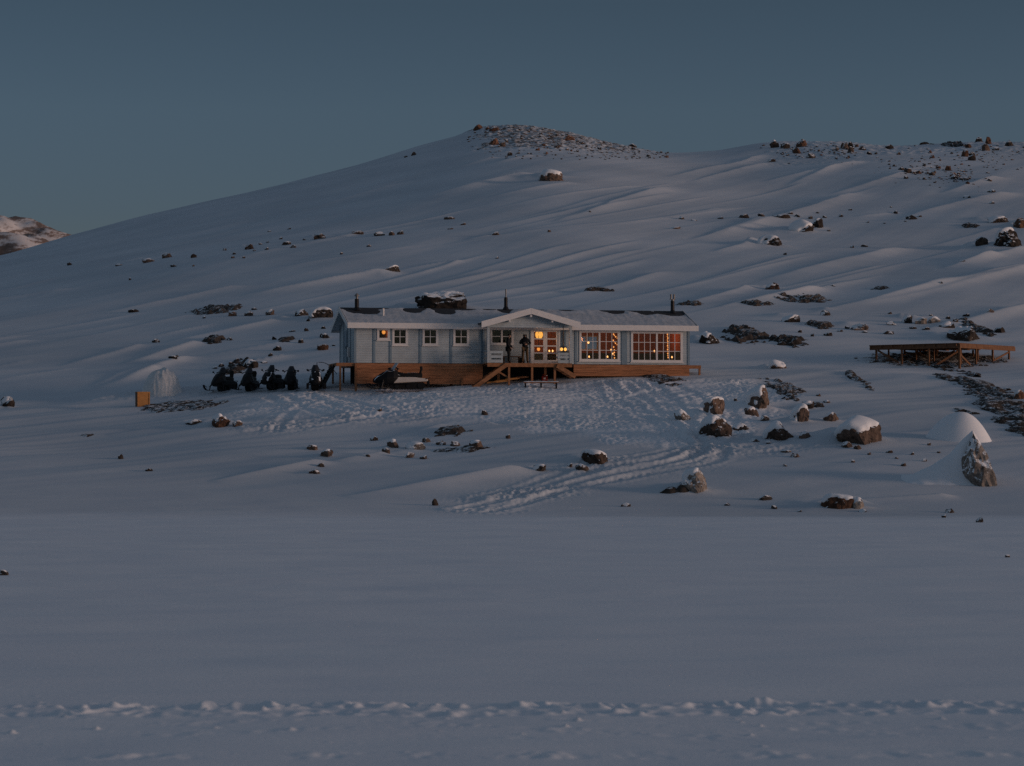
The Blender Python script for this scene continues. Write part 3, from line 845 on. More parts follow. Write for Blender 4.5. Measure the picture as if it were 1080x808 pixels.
    def flue(px, y, ztop, r, cap):
        x = sx(px, y); zb = RZ + th - abs(y - W / 2) * (RZ - ez) / (W / 2 + OV) - .05
        m = MB(); m.tube([(x, y, zb), (x, y, ztop)], r, 10); m.tube([(x, y, zb + .02), (x, y, zb + .2)], [r * 2.0, r * 1.1], 10); c = P(m, 'chimney', 'black', rf)
        m = MB()
        if cap == 0:
            m.tube([(x, y, ztop), (x, y, ztop + .16)], r * .55, 8); m.tube([(x, y, ztop + .16), (x, y, ztop + .2), (x, y, ztop + .34)], [r * 1.2, r * 1.2, r * .25], 10)
        elif cap == 1:
            m.tube([(x, y, ztop), (x, y, ztop + .5)], r * .38, 8)
        else:
            m.tube([(x, y, ztop), (x, y, ztop + .1)], r * .8, 8); m.tube([(x - .1, y, ztop + .1), (x - .1, y, ztop + .42)], r * .5, 8); m.tube([(x + .1, y, ztop + .1), (x + .1, y, ztop + .42)], r * .5, 8); m.box(x - .17, x + .17, y - .06, y + .06, ztop + .08, ztop + .12)
        P(m, 'chimney_cap', 'steel', c)
    flue(376.2, 2.5, 3.33 + .62, .13, 0); flue(533.5, 3.0, 3.33 + .85, .11, 1); flue(709.5, 2.6, 3.33 + .72, .12, 2)
    x = sx(404, 1.2); m = MB(); m.tube([(x, 1.2, 2.7), (x, 1.2, 3.32)], .07, 10); P(m, 'vent_pipe', 'trim', rf)
    # plank skirting on posts under the floor
    m = MB(); x1s = sx(509)
    for k in range(7):
        m.box(.0, x1s, -.03, .01, -.02 - .175 * (k + 1) + .012, -.02 - .175 * k)
    m.box(0.0, x1s + .0, .012, .05, -1.24, -.03)
    P(m, 'skirting', 'plank')
    m = MB(); x0s = sx(605)
    for k in range(4):
        m.box(x0s, L, -.03, .01, -.02 - .175 * (k + 1) + .012, -.02 - .175 * k)
    m.box(x0s, L, .012, .05, -.72, -.03)
    P(m, 'skirting', 'plank')
    for x in (.06, 6.5):
        m = MB(); m.box(x - .06, x + .06, -.075, -.035, -2.1, -.04 if x < 1 else -.9); P(m, 'foundation_post', 'timber')
    m = MB(); m.box(.1, L - .1, 2.2, 2.4, -2.4, -.05); P(m, 'foundation_wall', 'roof')
    for x in np.arange(.1, L, 2.9):
        m = MB(); m.box(x, x + .15, .6, .75, -2.6, -.05); P(m, 'foundation_post', 'timber_dk')
    m = MB(); m.box(.02, L - .02, .06, W - .02, -.14, .0); P(m, 'floor', 'timber_dk')
    # porch: deck, roof, posts, rails, stairs
    PY = -1.55
    xa, xb = sx(514, PY), sx(603.2, PY)
    m = MB(); n = 9
    for k in range(n):
        y0 = PY + (0 - PY - .04) * k / n; m.box(xa, xb, y0, y0 + (-PY - .04) / n - .012, -.05, 0.0)
    m.box(xa, xb, PY - .05, PY - .004, -.23, -.004)
    m.box(xa + .05, xb - .05, PY + .3, PY + .36, -.2, -.055)
    dk = P(m, 'porch_deck', 'timber')
    for px in (537, 561.3, 585.3):
        x = sx(px, PY); w = cw(x, PY, 0); zb = gz(w.x, w.y) - CZ
        m = MB(); m.box(x - .06, x + .06, PY - .002, PY + .11, zb - .2, -.232); P(m, 'deck_post', 'timber', dk)
    x0 = sx(524, PY); x1 = sx(536, PY)
    m = MB(); m.beam((x0, PY + .1, -.45), (x1, PY + .1, -.85), .05, .1); P(m, 'brace', 'timber', dk)
    for (pa, ra, pb, rb) in ((534.5, 384.5, 497.5, 411), (587.5, 385.5, 607, 397.5)):
        for yy in (PY - .12, PY - 1.0) if pa < 560 else (PY + .2, PY + 1.0):
            pass
        y0, y1 = (PY - .06, PY - .95)
        y0, y1 = (PY - .055, PY + .85) if pa > 560 else (PY - .055, PY + .85)
        y0 -= .05
        a = Vector((sx(pa, y0), y0, sz(ra, pa, y0))); b = Vector((sx(pb, y0), y0, sz(rb, pb, y0)))
        st = MB(); st.beam(a, b, .05, .24)
        s_o = P(st, 'stair', 'timber', dk)
        nst = max(3, int((a.z - b.z) / .2)); tm = MB()
        for k in range(1, nst + 1):
            t = k / (nst + .4); c = a.lerp(b, t); tm.box(c.x - .13, c.x + .13, y0 + .03, y0 + .85, c.z + .02, c.z + .055)
        tm.beam(a + Vector((0, .9, 0)), b + Vector((0, .9, 0)), .05, .24)
        P(tm, 'tread', 'timber_dk', s_o)
    # porch roof
    gx = sx(562.5, PY - .35); gl = sx(509.0, PY - .35); gr = sx(611.5, PY - .35)
    gx = (gl + gr) / 2
    apex = sz(326.3, 562, PY - .35); tip = sz(340, 510, PY - .35)
    apex = tip + .78 if apex - tip < .6 else apex
    yb = W / 2 - .4
    m = MB()
    def rp(z): return [(gl, tip - .10 + z), (gx, apex - .10 + z), (gr, tip - .10 + z), (gr, tip + z), (gx, apex + z), (gl, tip + z)]
    m.prism(rp(0), 1, PY - .32, yb)
    pr = P(m, 'porch_roof', 'roof')
    m = MB(); e = .05
    m.prism([(gl + .02, tip + .004), (gx, apex + .004), (gr - .02, tip + .004), (gr - .02, tip + e), (gx, apex + e), (gl + .02, tip + e)], 1, PY - .30, yb)
    P(m, 'snow_cover', 'frost', pr)
    for s in (0, 1):
        q = gl - .06 if s == 0 else gr + .06
        tq = tip - (apex - tip) / (gx - gl) * .06
        m = MB(); m.prism([(q, tq - .30), (gx, apex - .27), (gx, apex + .08), (q, tq + .08)], 1, PY - .365 - .003 * s, PY - .322)
        P(m, 'bargeboard', 'trim', pr)
    for fx in (.28, .5, .72):
        x = gl + (gr - gl) * fx; zz = apex - abs(fx - .5) * 2 * (apex - tip)
        m = MB(); m.box(x - .05, x + .05, PY - .31, PY + .1, zz - .45 if fx == .5 else zz - .40, zz - .13 if fx == .5 else zz - .2); P(m, 'bracket', 'trim', pr)
    zb = sz(342.5, 560, PY)
    kx = (apex - .12 - zb) / ((apex - tip) / (gx - gl))
    m = MB(); m.prism([(gx - kx * .99, zb), (gx + kx * .99, zb), (gx, apex - .115)], 1, PY + .06, PY + .12); P(m, 'porch_gable', 'siding', pr)
    m = MB(); m.box(xa - .02, xb + .02, PY + .02, PY + .14, zb - .17, zb - .002); P(m, 'porch_beam', 'siding', pr)
    for x in (xa + .07, xb - .07):
        m = MB(); m.box(x - .075, x + .075, PY + .0, PY + .15, .0, zb - .172); P(m, 'porch_post', 'siding')
        m = MB(); m.box(x - .055, x + .055, -.11, -.032, .0, zb - .172); P(m, 'porch_post', 'batten')
    for (p0, p1, t0, t1) in ((516.8, 530.5, 370, 381.2), (588.6, 600.4, 372, 381.6)):
        a, b = sx(p0, PY), sx(p1, PY); zt = sz(t0, p0, PY)
        m = MB(); y0 = PY + .02
        for z0, z1 in ((.02, .20), (.30, .46), (zt - .14, zt)):
            m.box(a, b, y0, y0 + .04, z0, z1)
        m.box(a, a + .09, y0 + .041, y0 + .1, .002, zt - .01); m.box(b - .09, b, y0 + .041, y0 + .1, .002, zt - .01)
        P(m, 'railing', 'siding')
    for x in (xa + .03, xb - .07):
        m = MB()
        for z0, z1 in ((.08, .22), (.36, .5), (.66, .8)): m.box(x, x + .04, PY + .16, -.12, z0, z1)
        P(m, 'railing', 'siding')
    # landings at both ends
    m = MB(); lx = -1.05
    for k in range(7): m.box(lx + .002, -.06, 1.2 + k * .3, 1.2 + k * .3 + .285, -.05, -.005)
    for k in range(4): m.box(lx + .002, -.06, .05 + k * .29, .05 + k * .29 + .275, -.05, -.005)
    m.box(lx, -.05, 0.0, .045, -.2, -.002); m.box(lx - .045, lx, 0.0, 3.3, -.2, -.002)
    ld = P(m, 'landing', 'timber')
    for (x, y) in ((-.85, .05), (-.85, 3.1), (-.2, 3.1)):
        w = cw(x, y, 0); m = MB(); m.box(x - .055, x + .055, y, y + .11, gz(w.x, w.y) - CZ - .2, -.202); P(m, 'landing_post', 'timber', ld)
    m = MB()
    zf = gz(*cw(-2.0, 1.5, 0).xy) - CZ
    for yy in (.9, 2.1): m.beam((lx - .02, yy, -.1), (lx - .75, yy, zf + .05), .05, .16)
    for k in range(7):
        t = (k + .4) / 7; m.box(lx - .08 - .73 * t - .12, lx - .08 - .73 * t + .12, .925, 2.075, -.15 + (zf + .15) * t - .02, -.15 + (zf + .15) * t + .02)
    P(m, 'side_stair', 'black', ld)
    m = MB(); x1 = sx(738.4, .5)
    for k in range(6): m.box(L + .04, x1, .3 + k * .3, .3 + k * .3 + .285, -.06, -.01)
    m.box(L + .04, x1, .26, .298, -.22, -.008); ld = P(m, 'landing', 'timber')
    w = cw(x1 - .1, .35, 0)
    m = MB(); m.box(x1 - .14, x1 - .02, .30, .40, gz(w.x, w.y) - CZ - .2, -.222); P(m, 'landing_post', 'timber', ld)
    # inside: linings, partitions, ceiling
    hx0 = sx(543)
    m = MB(); wall_panel(m, hx0, L - T - .01, .9, H - .02, W - T - .05, W - T - .02, [(bw[0] + .03, bw[1] - .03, bw[2] + .03, bw[3] - .03)]); P(m, 'inner_wall', 'inner')
    m = MB(); m.box(hx0, L - T - .01, W - T - .07, W - T - .021, .0, .9); m.box(L - T - .06, L - T - .02, T + .3, W - T - .08, 0, .9); P(m, 'lower_inner_wall', 'lower_wall')  # dark blue lower part of the inner walls
    m = MB(); m.box(L - T - .05, L - T - .02, T + .01, W - T - .08, .901, H - .02); P(m, 'inner_wall', 'inner'); m = MB(); m.box(hx0 - .05, hx0, T + .01, W - T - .06, .0, H - .02)
    P(m, 'partition_wall', 'inner'); sx1 = sx(412.5); m = MB(); m.box(sx1 - .04, sx1, T + .01, W - T - .06, 0, H - .02); P(m, 'partition_wall', 'inner'); sx0 = sx(393); m = MB(); m.box(sx0 - .04, sx0, T + .01, W - T - .06, 0, H - .02)
    P(m, 'partition_wall', 'inner')
    m = MB(); m.box(T, L - T, T + .01, W - T - .01, H, H + .04); P(m, 'ceiling', 'inner')
    return root, dict(L=L, PY=PY, xa=xa, xb=xb, small=small, door=door, big1=big1, big2=big2)

def cab_obj(mb, name, mats, label, cat, group=None, parent=None, **k):
    o = mb.build(name, mats, parent, **k)
    if parent is None:
        o.location = (CX, CY, CZ); o.rotation_euler = (0, 0, CA); tag(o, label, cat, group)
    return o

def point_light(x, y, z, power, r=.12, col=(1, .5, .2)):
    l = bpy.data.lights.new('lamp_light', 'POINT'); l.energy = power; l.shadow_soft_size = r; l.color = col
    o = bpy.data.objects.new('lamp_light', l); o.location = cw(x, y, z); COL.objects.link(o); return o

def build_lights(c):
    # candles on the sills and tables
    def candle(px, row, label, y=.35, h=.16, group=None):
        x = sx(px, y); z = sz(row, px, y)
        m = MB(); m.tube([(x, y, z - h), (x, y, z - .05)], .035, 8)
        r = empty('candle', tuple(cw(x, y, z - h)), CA, label, 'candle', group)
        m = MB(); m.tube([(0, 0, 0), (0, 0, h - .05)], .035, 8); m.build('candle_stick', M['wax'], r)
        m = MB(); m.ball((0, 0, h), .046, 1.6); m.build('flame', M['flame'], r)
        if z - h > .55: 
            m = MB(); m.box(-.12, .12, -.10, .10, -.03, 0); m.build('candle_shelf', M['inner'], r)
    candle(621.4, 376.3, 'lit candle standing low in the left half of the window right beside the porch')
    candle(640.8, 376.3, 'lit candle standing low at the middle of the window right beside the porch')
    candle(644.6, 369.2, 'upper lit candle of a pair on a shelf in the window beside the porch')
    candle(646.3, 373.0, 'lit candle just under the upper candle of the pair beside the porch', h=.14)
    candle(708.8, 376.8, 'lit candle standing low in the right half of the rightmost window')
    candle(690.2, 370.4, 'dim candle in the middle of the rightmost window', y=2.5, h=.1)
    candle(579.4, 370.2, 'left one of two lit candles behind the right leaf of the porch door', y=.6)
    candle(582.9, 370.2, 'right one of two lit candles behind the right leaf of the porch door', y=.6)
    # string lights
    def string(p0, r0, p1, r1, n, label, y=.3):
        m = MB(); w = MB()
        pts = [(sx(p0 + (p1 - p0) * t, y), y, sz(r0 + (r1 - r0) * t, p0, y)) for t in np.linspace(0, 1, n)]
        for i, p in enumerate(pts):
            q = (p[0] + RNG.uniform(-.02, .02), p[1], p[2])
            m.ball(q, .032 if i % 2 else .042, 1.2, 6, 4)
        w.tube(pts, .006, 5)
        o = cab_obj(w, 'string_light', M['black'], label, 'string light'); cab_obj(m, 'bulbs', M['string'], '', '', parent=o)
        o.children[0]['kind'] = 'stuff'
    string(704.2, 352.5, 704.8, 377, 13, 'string of small warm bulbs hanging down inside the rightmost window')
    string(647.0, 352.5, 651.0, 356.5, 4, 'short slanting string of warm bulbs, topmost in the window beside the porch')
    string(646.6, 359.0, 650.6, 363.5, 4, 'short slanting string of warm bulbs, middle one in the window beside the porch')
    string(647.6, 366.0, 648.4, 377.5, 5, 'short upright string of warm bulbs low in the window beside the porch')
    # lamps
    def hanging(px, row, y, ztop, label, r, mat, shade=False):
        x = sx(px, y); z = sz(row, px, y)
        t = empty('pendant_lamp', tuple(cw(x, y, z)), CA, label, 'lamp')
        m = MB(); m.tube([(0, 0, r), (0, 0, ztop - z)], .012, 6); m.build('cord', M['black'], t)
        m = MB(); m.ball((0, 0, 0), r, 1.15, 10, 8); m.build('bulb', M[mat], t)
        m = MB(); m.tube([(0, 0, r * .8), (0, 0, r * 1.5)], [r * .75, r * .3], 10); m.build('socket', M['black'], t)
        return x, y, z
    x, y, z = hanging(620.6, 361.2, 1.0, 2.34, 'small lit lamp hanging in the left half of the window beside the porch', .065, 'flame')
    x, y, z = hanging(568.6, 353.0, 1.1, 2.34, 'bright yellow lamp hanging behind the left leaf of the porch door', .24, 'bulb_hot')
    x2, y2, z2 = hanging(568.0, 368.2, .9, 2.34, 'smaller orange lamp hanging low behind the left leaf of the porch door', .10, 'bulb')
    x3, y3, z3 = hanging(404.6, 350.3, .7, 2.34, 'orange lamp shining through the smallest window near the left end', .11, 'bulb')
    point_light(x, y + .5, z - .25, 20, col=(1, .36, .12)); point_light(sx(569, 1.6), 1.7, 1.5, 55, .2, (1, .42, .12)); point_light(x3, y3 + .5, z3, 3.5)
    point_light(sx(640, 2.5), 2.4, 1.9, 22, .2, (1, .32, .12)); point_light(sx(695, 2.5), 2.4, 1.9, 22, .2, (1, .32, .12))
    # lantern with two lights in front of the right rail of the porch
    PY = c['PY'] - .08
    x = sx(594.2, PY); z = sz(368.4, 594, PY)
    t = empty('porch_lantern', tuple(cw(x, PY, z)), CA, 'black lantern with two warm lights hanging on a long rod at the porch\'s right end', 'lantern')
    m = MB(); m.tube([(0, 0, .16), (0, 0, sz(344, 594, PY) - z)], .022, 6); m.build('rod', M['black'], t)
    m = MB(); m.box(-.24, .24, -.06, .06, .12, .16); m.box(-.24, .24, -.06, .06, -.15, -.12); m.box(-.015, .015, -.05, .05, -.12, .12); m.build('lantern_frame', M['black'], t)
    for s in (-1, 1):
        m = MB(); m.ball((s * .115, 0, 0), .088, 1.15, 10, 8); m.build('bulb', M['bulb_hot'], t)
    # bench and bag on the porch, low bench and leftovers in front
    PYb = -.35
    xa, xb = sx(529.5, PYb), sx(549, PYb)
    t = empty('bench', tuple(cw(xa, PYb, 0)), CA, 'plain wooden bench against the porch wall behind the two people', 'bench')
    m = MB(); m.box(0, xb - xa, -.16, .16, .40, .45); m.build('seat', M['timber_dk'], t)
    for q in (.1, xb - xa - .1):
        m = MB(); m.box(q - .03, q + .03, -.14, .14, .0, .40); m.build('leg', M['timber_dk'], t)
    m = MB(); x = sx(550.6, -.8); t = empty('bag', tuple(cw(x, -.75, 0.0)), CA, 'black bag standing on the porch beside the legs of the right person', 'bag')
    m = MB(); m.loft([[(-.15, -.1, 0), (.15, -.1, 0), (.15, .1, 0), (-.15, .1, 0)], [(-.17, -.12, .15), (.17, -.12, .15), (.17, .12, .15), (-.17, .12, .15)], [(-.12, -.07, .36), (.12, -.07, .36), (.12, .07, .36), (-.12, .07, .36)]]); m.build('body', M['boot'], t, bevel=.03)
    m = MB(); m.tube([(-.08, 0, .35), (-.06, 0, .44), (.06, 0, .44), (.08, 0, .35)], .012, 6); m.build('handle', M['boot'], t)

def build_front_bits():
    a = at(553, 408.5); b = at(588, 408)
    cx, cy = (a[0] + b[0]) / 2, min(a[1], b[1]); Lb = b[0] - a[0]
    z = gz(cx, cy)
    t = empty('low_bench', (cx, cy, z), rad(4), 'low bench with dark legs and a snow-covered plank in front of the porch', 'bench')
    m = MB(); m.box(-Lb / 2 - .05, Lb / 2 + .05, -.14, .14, .28, .33); s = m.build('seat', M['timber'], t)
    xs, ys = np.meshgrid(np.linspace(-Lb / 2 - .04, Lb / 2 + .04, 40), np.linspace(-.13, .13, 8))
    link(bpy.data.objects.new('snow_cover', grid_mesh('snow_cover', xs, ys, .33 + .05 * (1 - (ys / .13) ** 2) + .02 * pn(xs / .3, ys / .3, 77), M['snow'])), s)
    for q in (-Lb / 2 + .06, 0.0, Lb / 2 - .08):
        m = MB(); m.box(q - .045, q + .045, -.10, .10, -.25, .28); m.build('leg', M['black'], t)
    # loose boards under the porch stairs
    for i, (px, row, ln, rz, lab) in enumerate(((524, 401.5, 1.3, .05, 'orange-brown board lying lowest under the left porch stair'), (531, 399.0, 1.0, -.12, 'short orange-brown board lying across others under the left porch stair'),
                                           (541, 397.5, .9, .1, 'orange-brown board lying behind the left post of the porch deck'), (552, 396.5, .8, -.05, 'dim brown board lying far under the middle of the porch deck'))):
        w = cw(sx(px, -1.0), -1.0 + .15 * i, 0); z = gz(w.x, w.y)
        m = MB(); m.box(-ln / 2, ln / 2, -.08, .08, .0, .05); m.box(-ln / 2 + .05, ln / 2 - .12, -.05, .11, .052, .10)
        o = m.build('board', M['ply'] if i < 3 else M['timber'], bevel=.006); o.location = (w.x, w.y, max(z, 0) + .12 + .05 * i); o.rotation_euler = (.0, rad(-6), CA + rz); tag(o, lab, 'board')
        m = MB()
    w = cw(sx(574, -.1), -.1, 0)
    t = empty('fuel_can', (w.x, w.y, gz(w.x, w.y) + .0), CA, 'red and white fuel can standing in the dark under the porch deck', 'fuel can')
    m = MB(); m.box(-.22, .22, -.12, .12, 0, .42); m.build('body', M['red'], t, bevel=.04); t.scale = (.85, .85, .75)
    m = MB(); m.tube([(-.1, 0, .41), (-.1, 0, .52), (.1, 0, .52), (.1, 0, .41)], .025, 6); m.build('handle', M['red'], t)
    m = MB(); m.tube([(.15, -.02, .41), (.15, -.02, .48)], .05, 8); m.box(-.07, .08, -.128, -.122, .14, .27); m.build('cap', M['trim'], t)

# ------------------------------------------------------------------ people
def skin(name, verts, edges, radii, mat, parent=None, sub=1, root=0):
    me = bpy.data.meshes.new(name); me.from_pydata(verts, edges, []); 
    o = bpy.data.objects.new(name, me); COL.objects.link(o)
    o.modifiers.new('skin', 'SKIN'); 
    if not me.skin_vertices: 
        bm = bmesh.new(); bm.from_mesh(me); bm.verts.layers.skin.verify(); bm.to_mesh(me); bm.free()
    for i, r in enumerate(radii):
        sv = me.skin_vertices[0].data[i]; sv.radius = (r, r) if not isinstance(r, tuple) else r; sv.use_root = (i == root)
    if sub:
        s = o.modifiers.new('sub', 'SUBSURF'); s.levels = sub; s.render_levels = sub
    dg = bpy.context.evaluated_depsgraph_get()
    nm = bpy.data.meshes.new_from_object(o.evaluated_get(dg)); nm.name = name
    bpy.data.objects.remove(o)
    nm.materials.clear(); nm.materials.append(mat)
    nm.polygons.foreach_set('use_smooth', [True] * len(nm.polygons))
    n = link(bpy.data.objects.new(name, nm), parent)
    return n

def person(loc, rz, label, J, trousers, hood, hand_curl=1.0):
    r = empty('person', loc, rz, label, 'person')
    V = []; E = []; R = []
    idx = {}
    def add(k, p, rr, par=None):
        idx[k] = len(V); V.append(tuple(p)); R.append(rr)
        if par is not None: E.append((idx[par], idx[k]))
    add('pelvis', J['pelvis'], .13)
    add('belly', J['belly'], (.14, .11), 'pelvis'); add('chest', J['chest'], (.155, .115), 'belly'); add('neck', J['neck'], .055, 'chest')
    hd = Vector(J['head']); f = Vector(J['look'])
    add('jaw', hd - Vector((0, 0, .075)) + f * .015, .066, 'neck'); add('skull', hd + Vector((0, 0, .03)), .092, 'jaw'); add('top', hd + Vector((0, 0, .085)), .06, 'skull')
    add('nose', hd + f * .108 - Vector((0, 0, .02)), .014, 'skull')
    for s in ('l', 'r'):
        add('sh' + s, J['sh' + s], .072, 'chest'); add('el' + s, J['el' + s], .048, 'sh' + s); add('wr' + s, J['wr' + s], .03, 'el' + s)
        w = Vector(J['wr' + s]); d = (w - Vector(J['el' + s])).normalized(); sd = Vector(J.get('palm' + s, (1 if s == 'l' else -1, 0, 0))).normalized()
        nrm = d.cross(sd).normalized()
        add('pm' + s, w + d * .06, (.034, .02), 'wr' + s)
        for k, (o_, ln) in enumerate(((-.028, .062), (-.010, .075), (.010, .07), (.027, .055))):
            b = w + d * .095 + sd * o_
            add(f'f{k}a' + s, b, .0095, 'pm' + s); add(f'f{k}b' + s, b + d * ln * .55 + nrm * .012 * hand_curl, .0085, f'f{k}a' + s); add(f'f{k}c' + s, b + d * ln * .75 + nrm * .038 * hand_curl, .0075, f'f{k}b' + s)
        add('tha' + s, w + d * .045 - sd * .036, .0105, 'pm' + s); add('thb' + s, w + d * .085 - sd * .045 + nrm * .02, .009, 'tha' + s)
        add('hp' + s, J['hp' + s], .088, 'pelvis'); add('kn' + s, J['kn' + s], .06, 'hp' + s); add('an' + s, J['an' + s], .042, 'kn' + s); add('to' + s, J['to' + s], .035, 'an' + s)
    skin('body', V, E, R, M['skin'], r, 1)
    def sub(name, keys, extra, rr, mat, root=0):
        vs = [V[idx[k]] for k in keys]; rd = [rr[k] if k in rr else R[idx[k]] for k in keys]
        es = [(keys.index(a), keys.index(b)) for a, b in extra]
        return skin(name, vs, es, rd, M[mat], r, 1, root)
    ks = ['belly', 'pelvis', 'chest', 'neck', 'shl', 'ell', 'wrl', 'shr', 'elr', 'wrr']
    sub('jacket', ks, [('belly', 'pelvis'), ('belly', 'chest'), ('chest', 'neck'), ('chest', 'shl'), ('shl', 'ell'), ('ell', 'wrl'), ('chest', 'shr'), ('shr', 'elr'), ('elr', 'wrr')],
        dict(pelvis=(.185, .15), belly=(.18, .145), chest=(.195, .15), neck=.085, shl=.098, shr=.098, ell=.075, elr=.075, wrl=.052, wrr=.052), 'jacket')
    ks = ['pelvis', 'hpl', 'knl', 'anl', 'hpr', 'knr', 'anr']
    sub('trousers', ks, [('pelvis', 'hpl'), ('hpl', 'knl'), ('knl', 'anl'), ('pelvis', 'hpr'), ('hpr', 'knr'), ('knr', 'anr')], dict(pelvis=.155, hpl=.115, hpr=.115, knl=.085, knr=.085, anl=.07, anr=.07), trousers)
    for s in ('l', 'r'):
        sub('boot', ['an' + s, 'to' + s], [('an' + s, 'to' + s)], {'an' + s: .068, 'to' + s: .05}, 'boot')
    if hood:
        b = hd - f * .035
        skin('hood', [tuple(Vector(J['neck']) - f * .01), tuple(b - Vector((0, 0, .02))), tuple(b + Vector((0, 0, .08)))], [(0, 1), (1, 2)], [.085, .118, .095], M['jacket'], r, 1, 1)
    else:
        b = hd - f * .02
        skin('hat', [tuple(b + Vector((0, 0, .03))), tuple(b + Vector((0, 0, .1))), tuple(b + Vector((0, 0, .135)))], [(0, 1), (1, 2)], [.108, .10, .05], M['jacket'], r, 1, 0)
    sd = Vector((-f.y, f.x, 0))
    for q in (-1, 1):
        m = MB(); m.ball(tuple(hd + f * .085 + sd * .032 * q + Vector((0, 0, .015))), .011, 1, 6, 4); m.build('eye', M['black'], r)
    return r

def build_people(c):
    y = -.95
    x = sx(553.7, y); w = cw(x, y, 0)
    J = dict(pelvis=(0, 0, .93), belly=(0, -.005, 1.12), chest=(0, .0, 1.36), neck=(0, -.005, 1.51), head=(0.0, -.02, 1.64), look=(.1, -.99, -.05),
             shl=(.18, 0, 1.42), ell=(.33, -.03, 1.18), wrl=(.1, -.22, 1.15), shr=(-.18, 0, 1.42), elr=(-.33, -.04, 1.2), wrr=(-.08, -.23, 1.22),
             palml=(0, .3, 1), palmr=(0, .3, 1),
             hpl=(.1, 0, .88), knl=(.13, -.03, .5), anl=(.16, .01, .085), tol=(.2, -.15, .05), hpr=(-.1, 0, .88), knr=(-.13, -.03, .5), anr=(-.15, .01, .085), tor=(-.18, -.15, .05))
    person(tuple(w), CA * .3, 'person in black hooded jacket and brown trousers with hands joined, left of the porch door', J, 'trous_br', True)
    y = -.9
    x = sx(536.2, y); w = cw(x, y, 0)
    J = dict(pelvis=(0, 0, .93), belly=(0, .0, 1.12), chest=(0, .0, 1.36), neck=(0, -.02, 1.51), head=(0.0, -.05, 1.635), look=(-.15, -.97, -.12),
             shl=(.17, 0, 1.42), ell=(.21, -.02, 1.14), wrl=(.17, -.20, .98), shr=(-.17, 0, 1.42), elr=(-.24, .0, 1.13), wrr=(-.17, -.16, .93),
             palml=(0, 1, .3), palmr=(0, 1, .3),
             hpl=(.09, 0, .88), knl=(.1, -.04, .5), anl=(.1, .03, .085), tol=(.12, -.14, .05), hpr=(-.09, 0, .88), knr=(-.1, -.05, .5), anr=(-.1, -.04, .085), tor=(-.12, -.21, .05))
    person(tuple(w), rad(78), 'person all in black with a cap, seen sideways in front of the porch window', J, 'trous_bk', False)

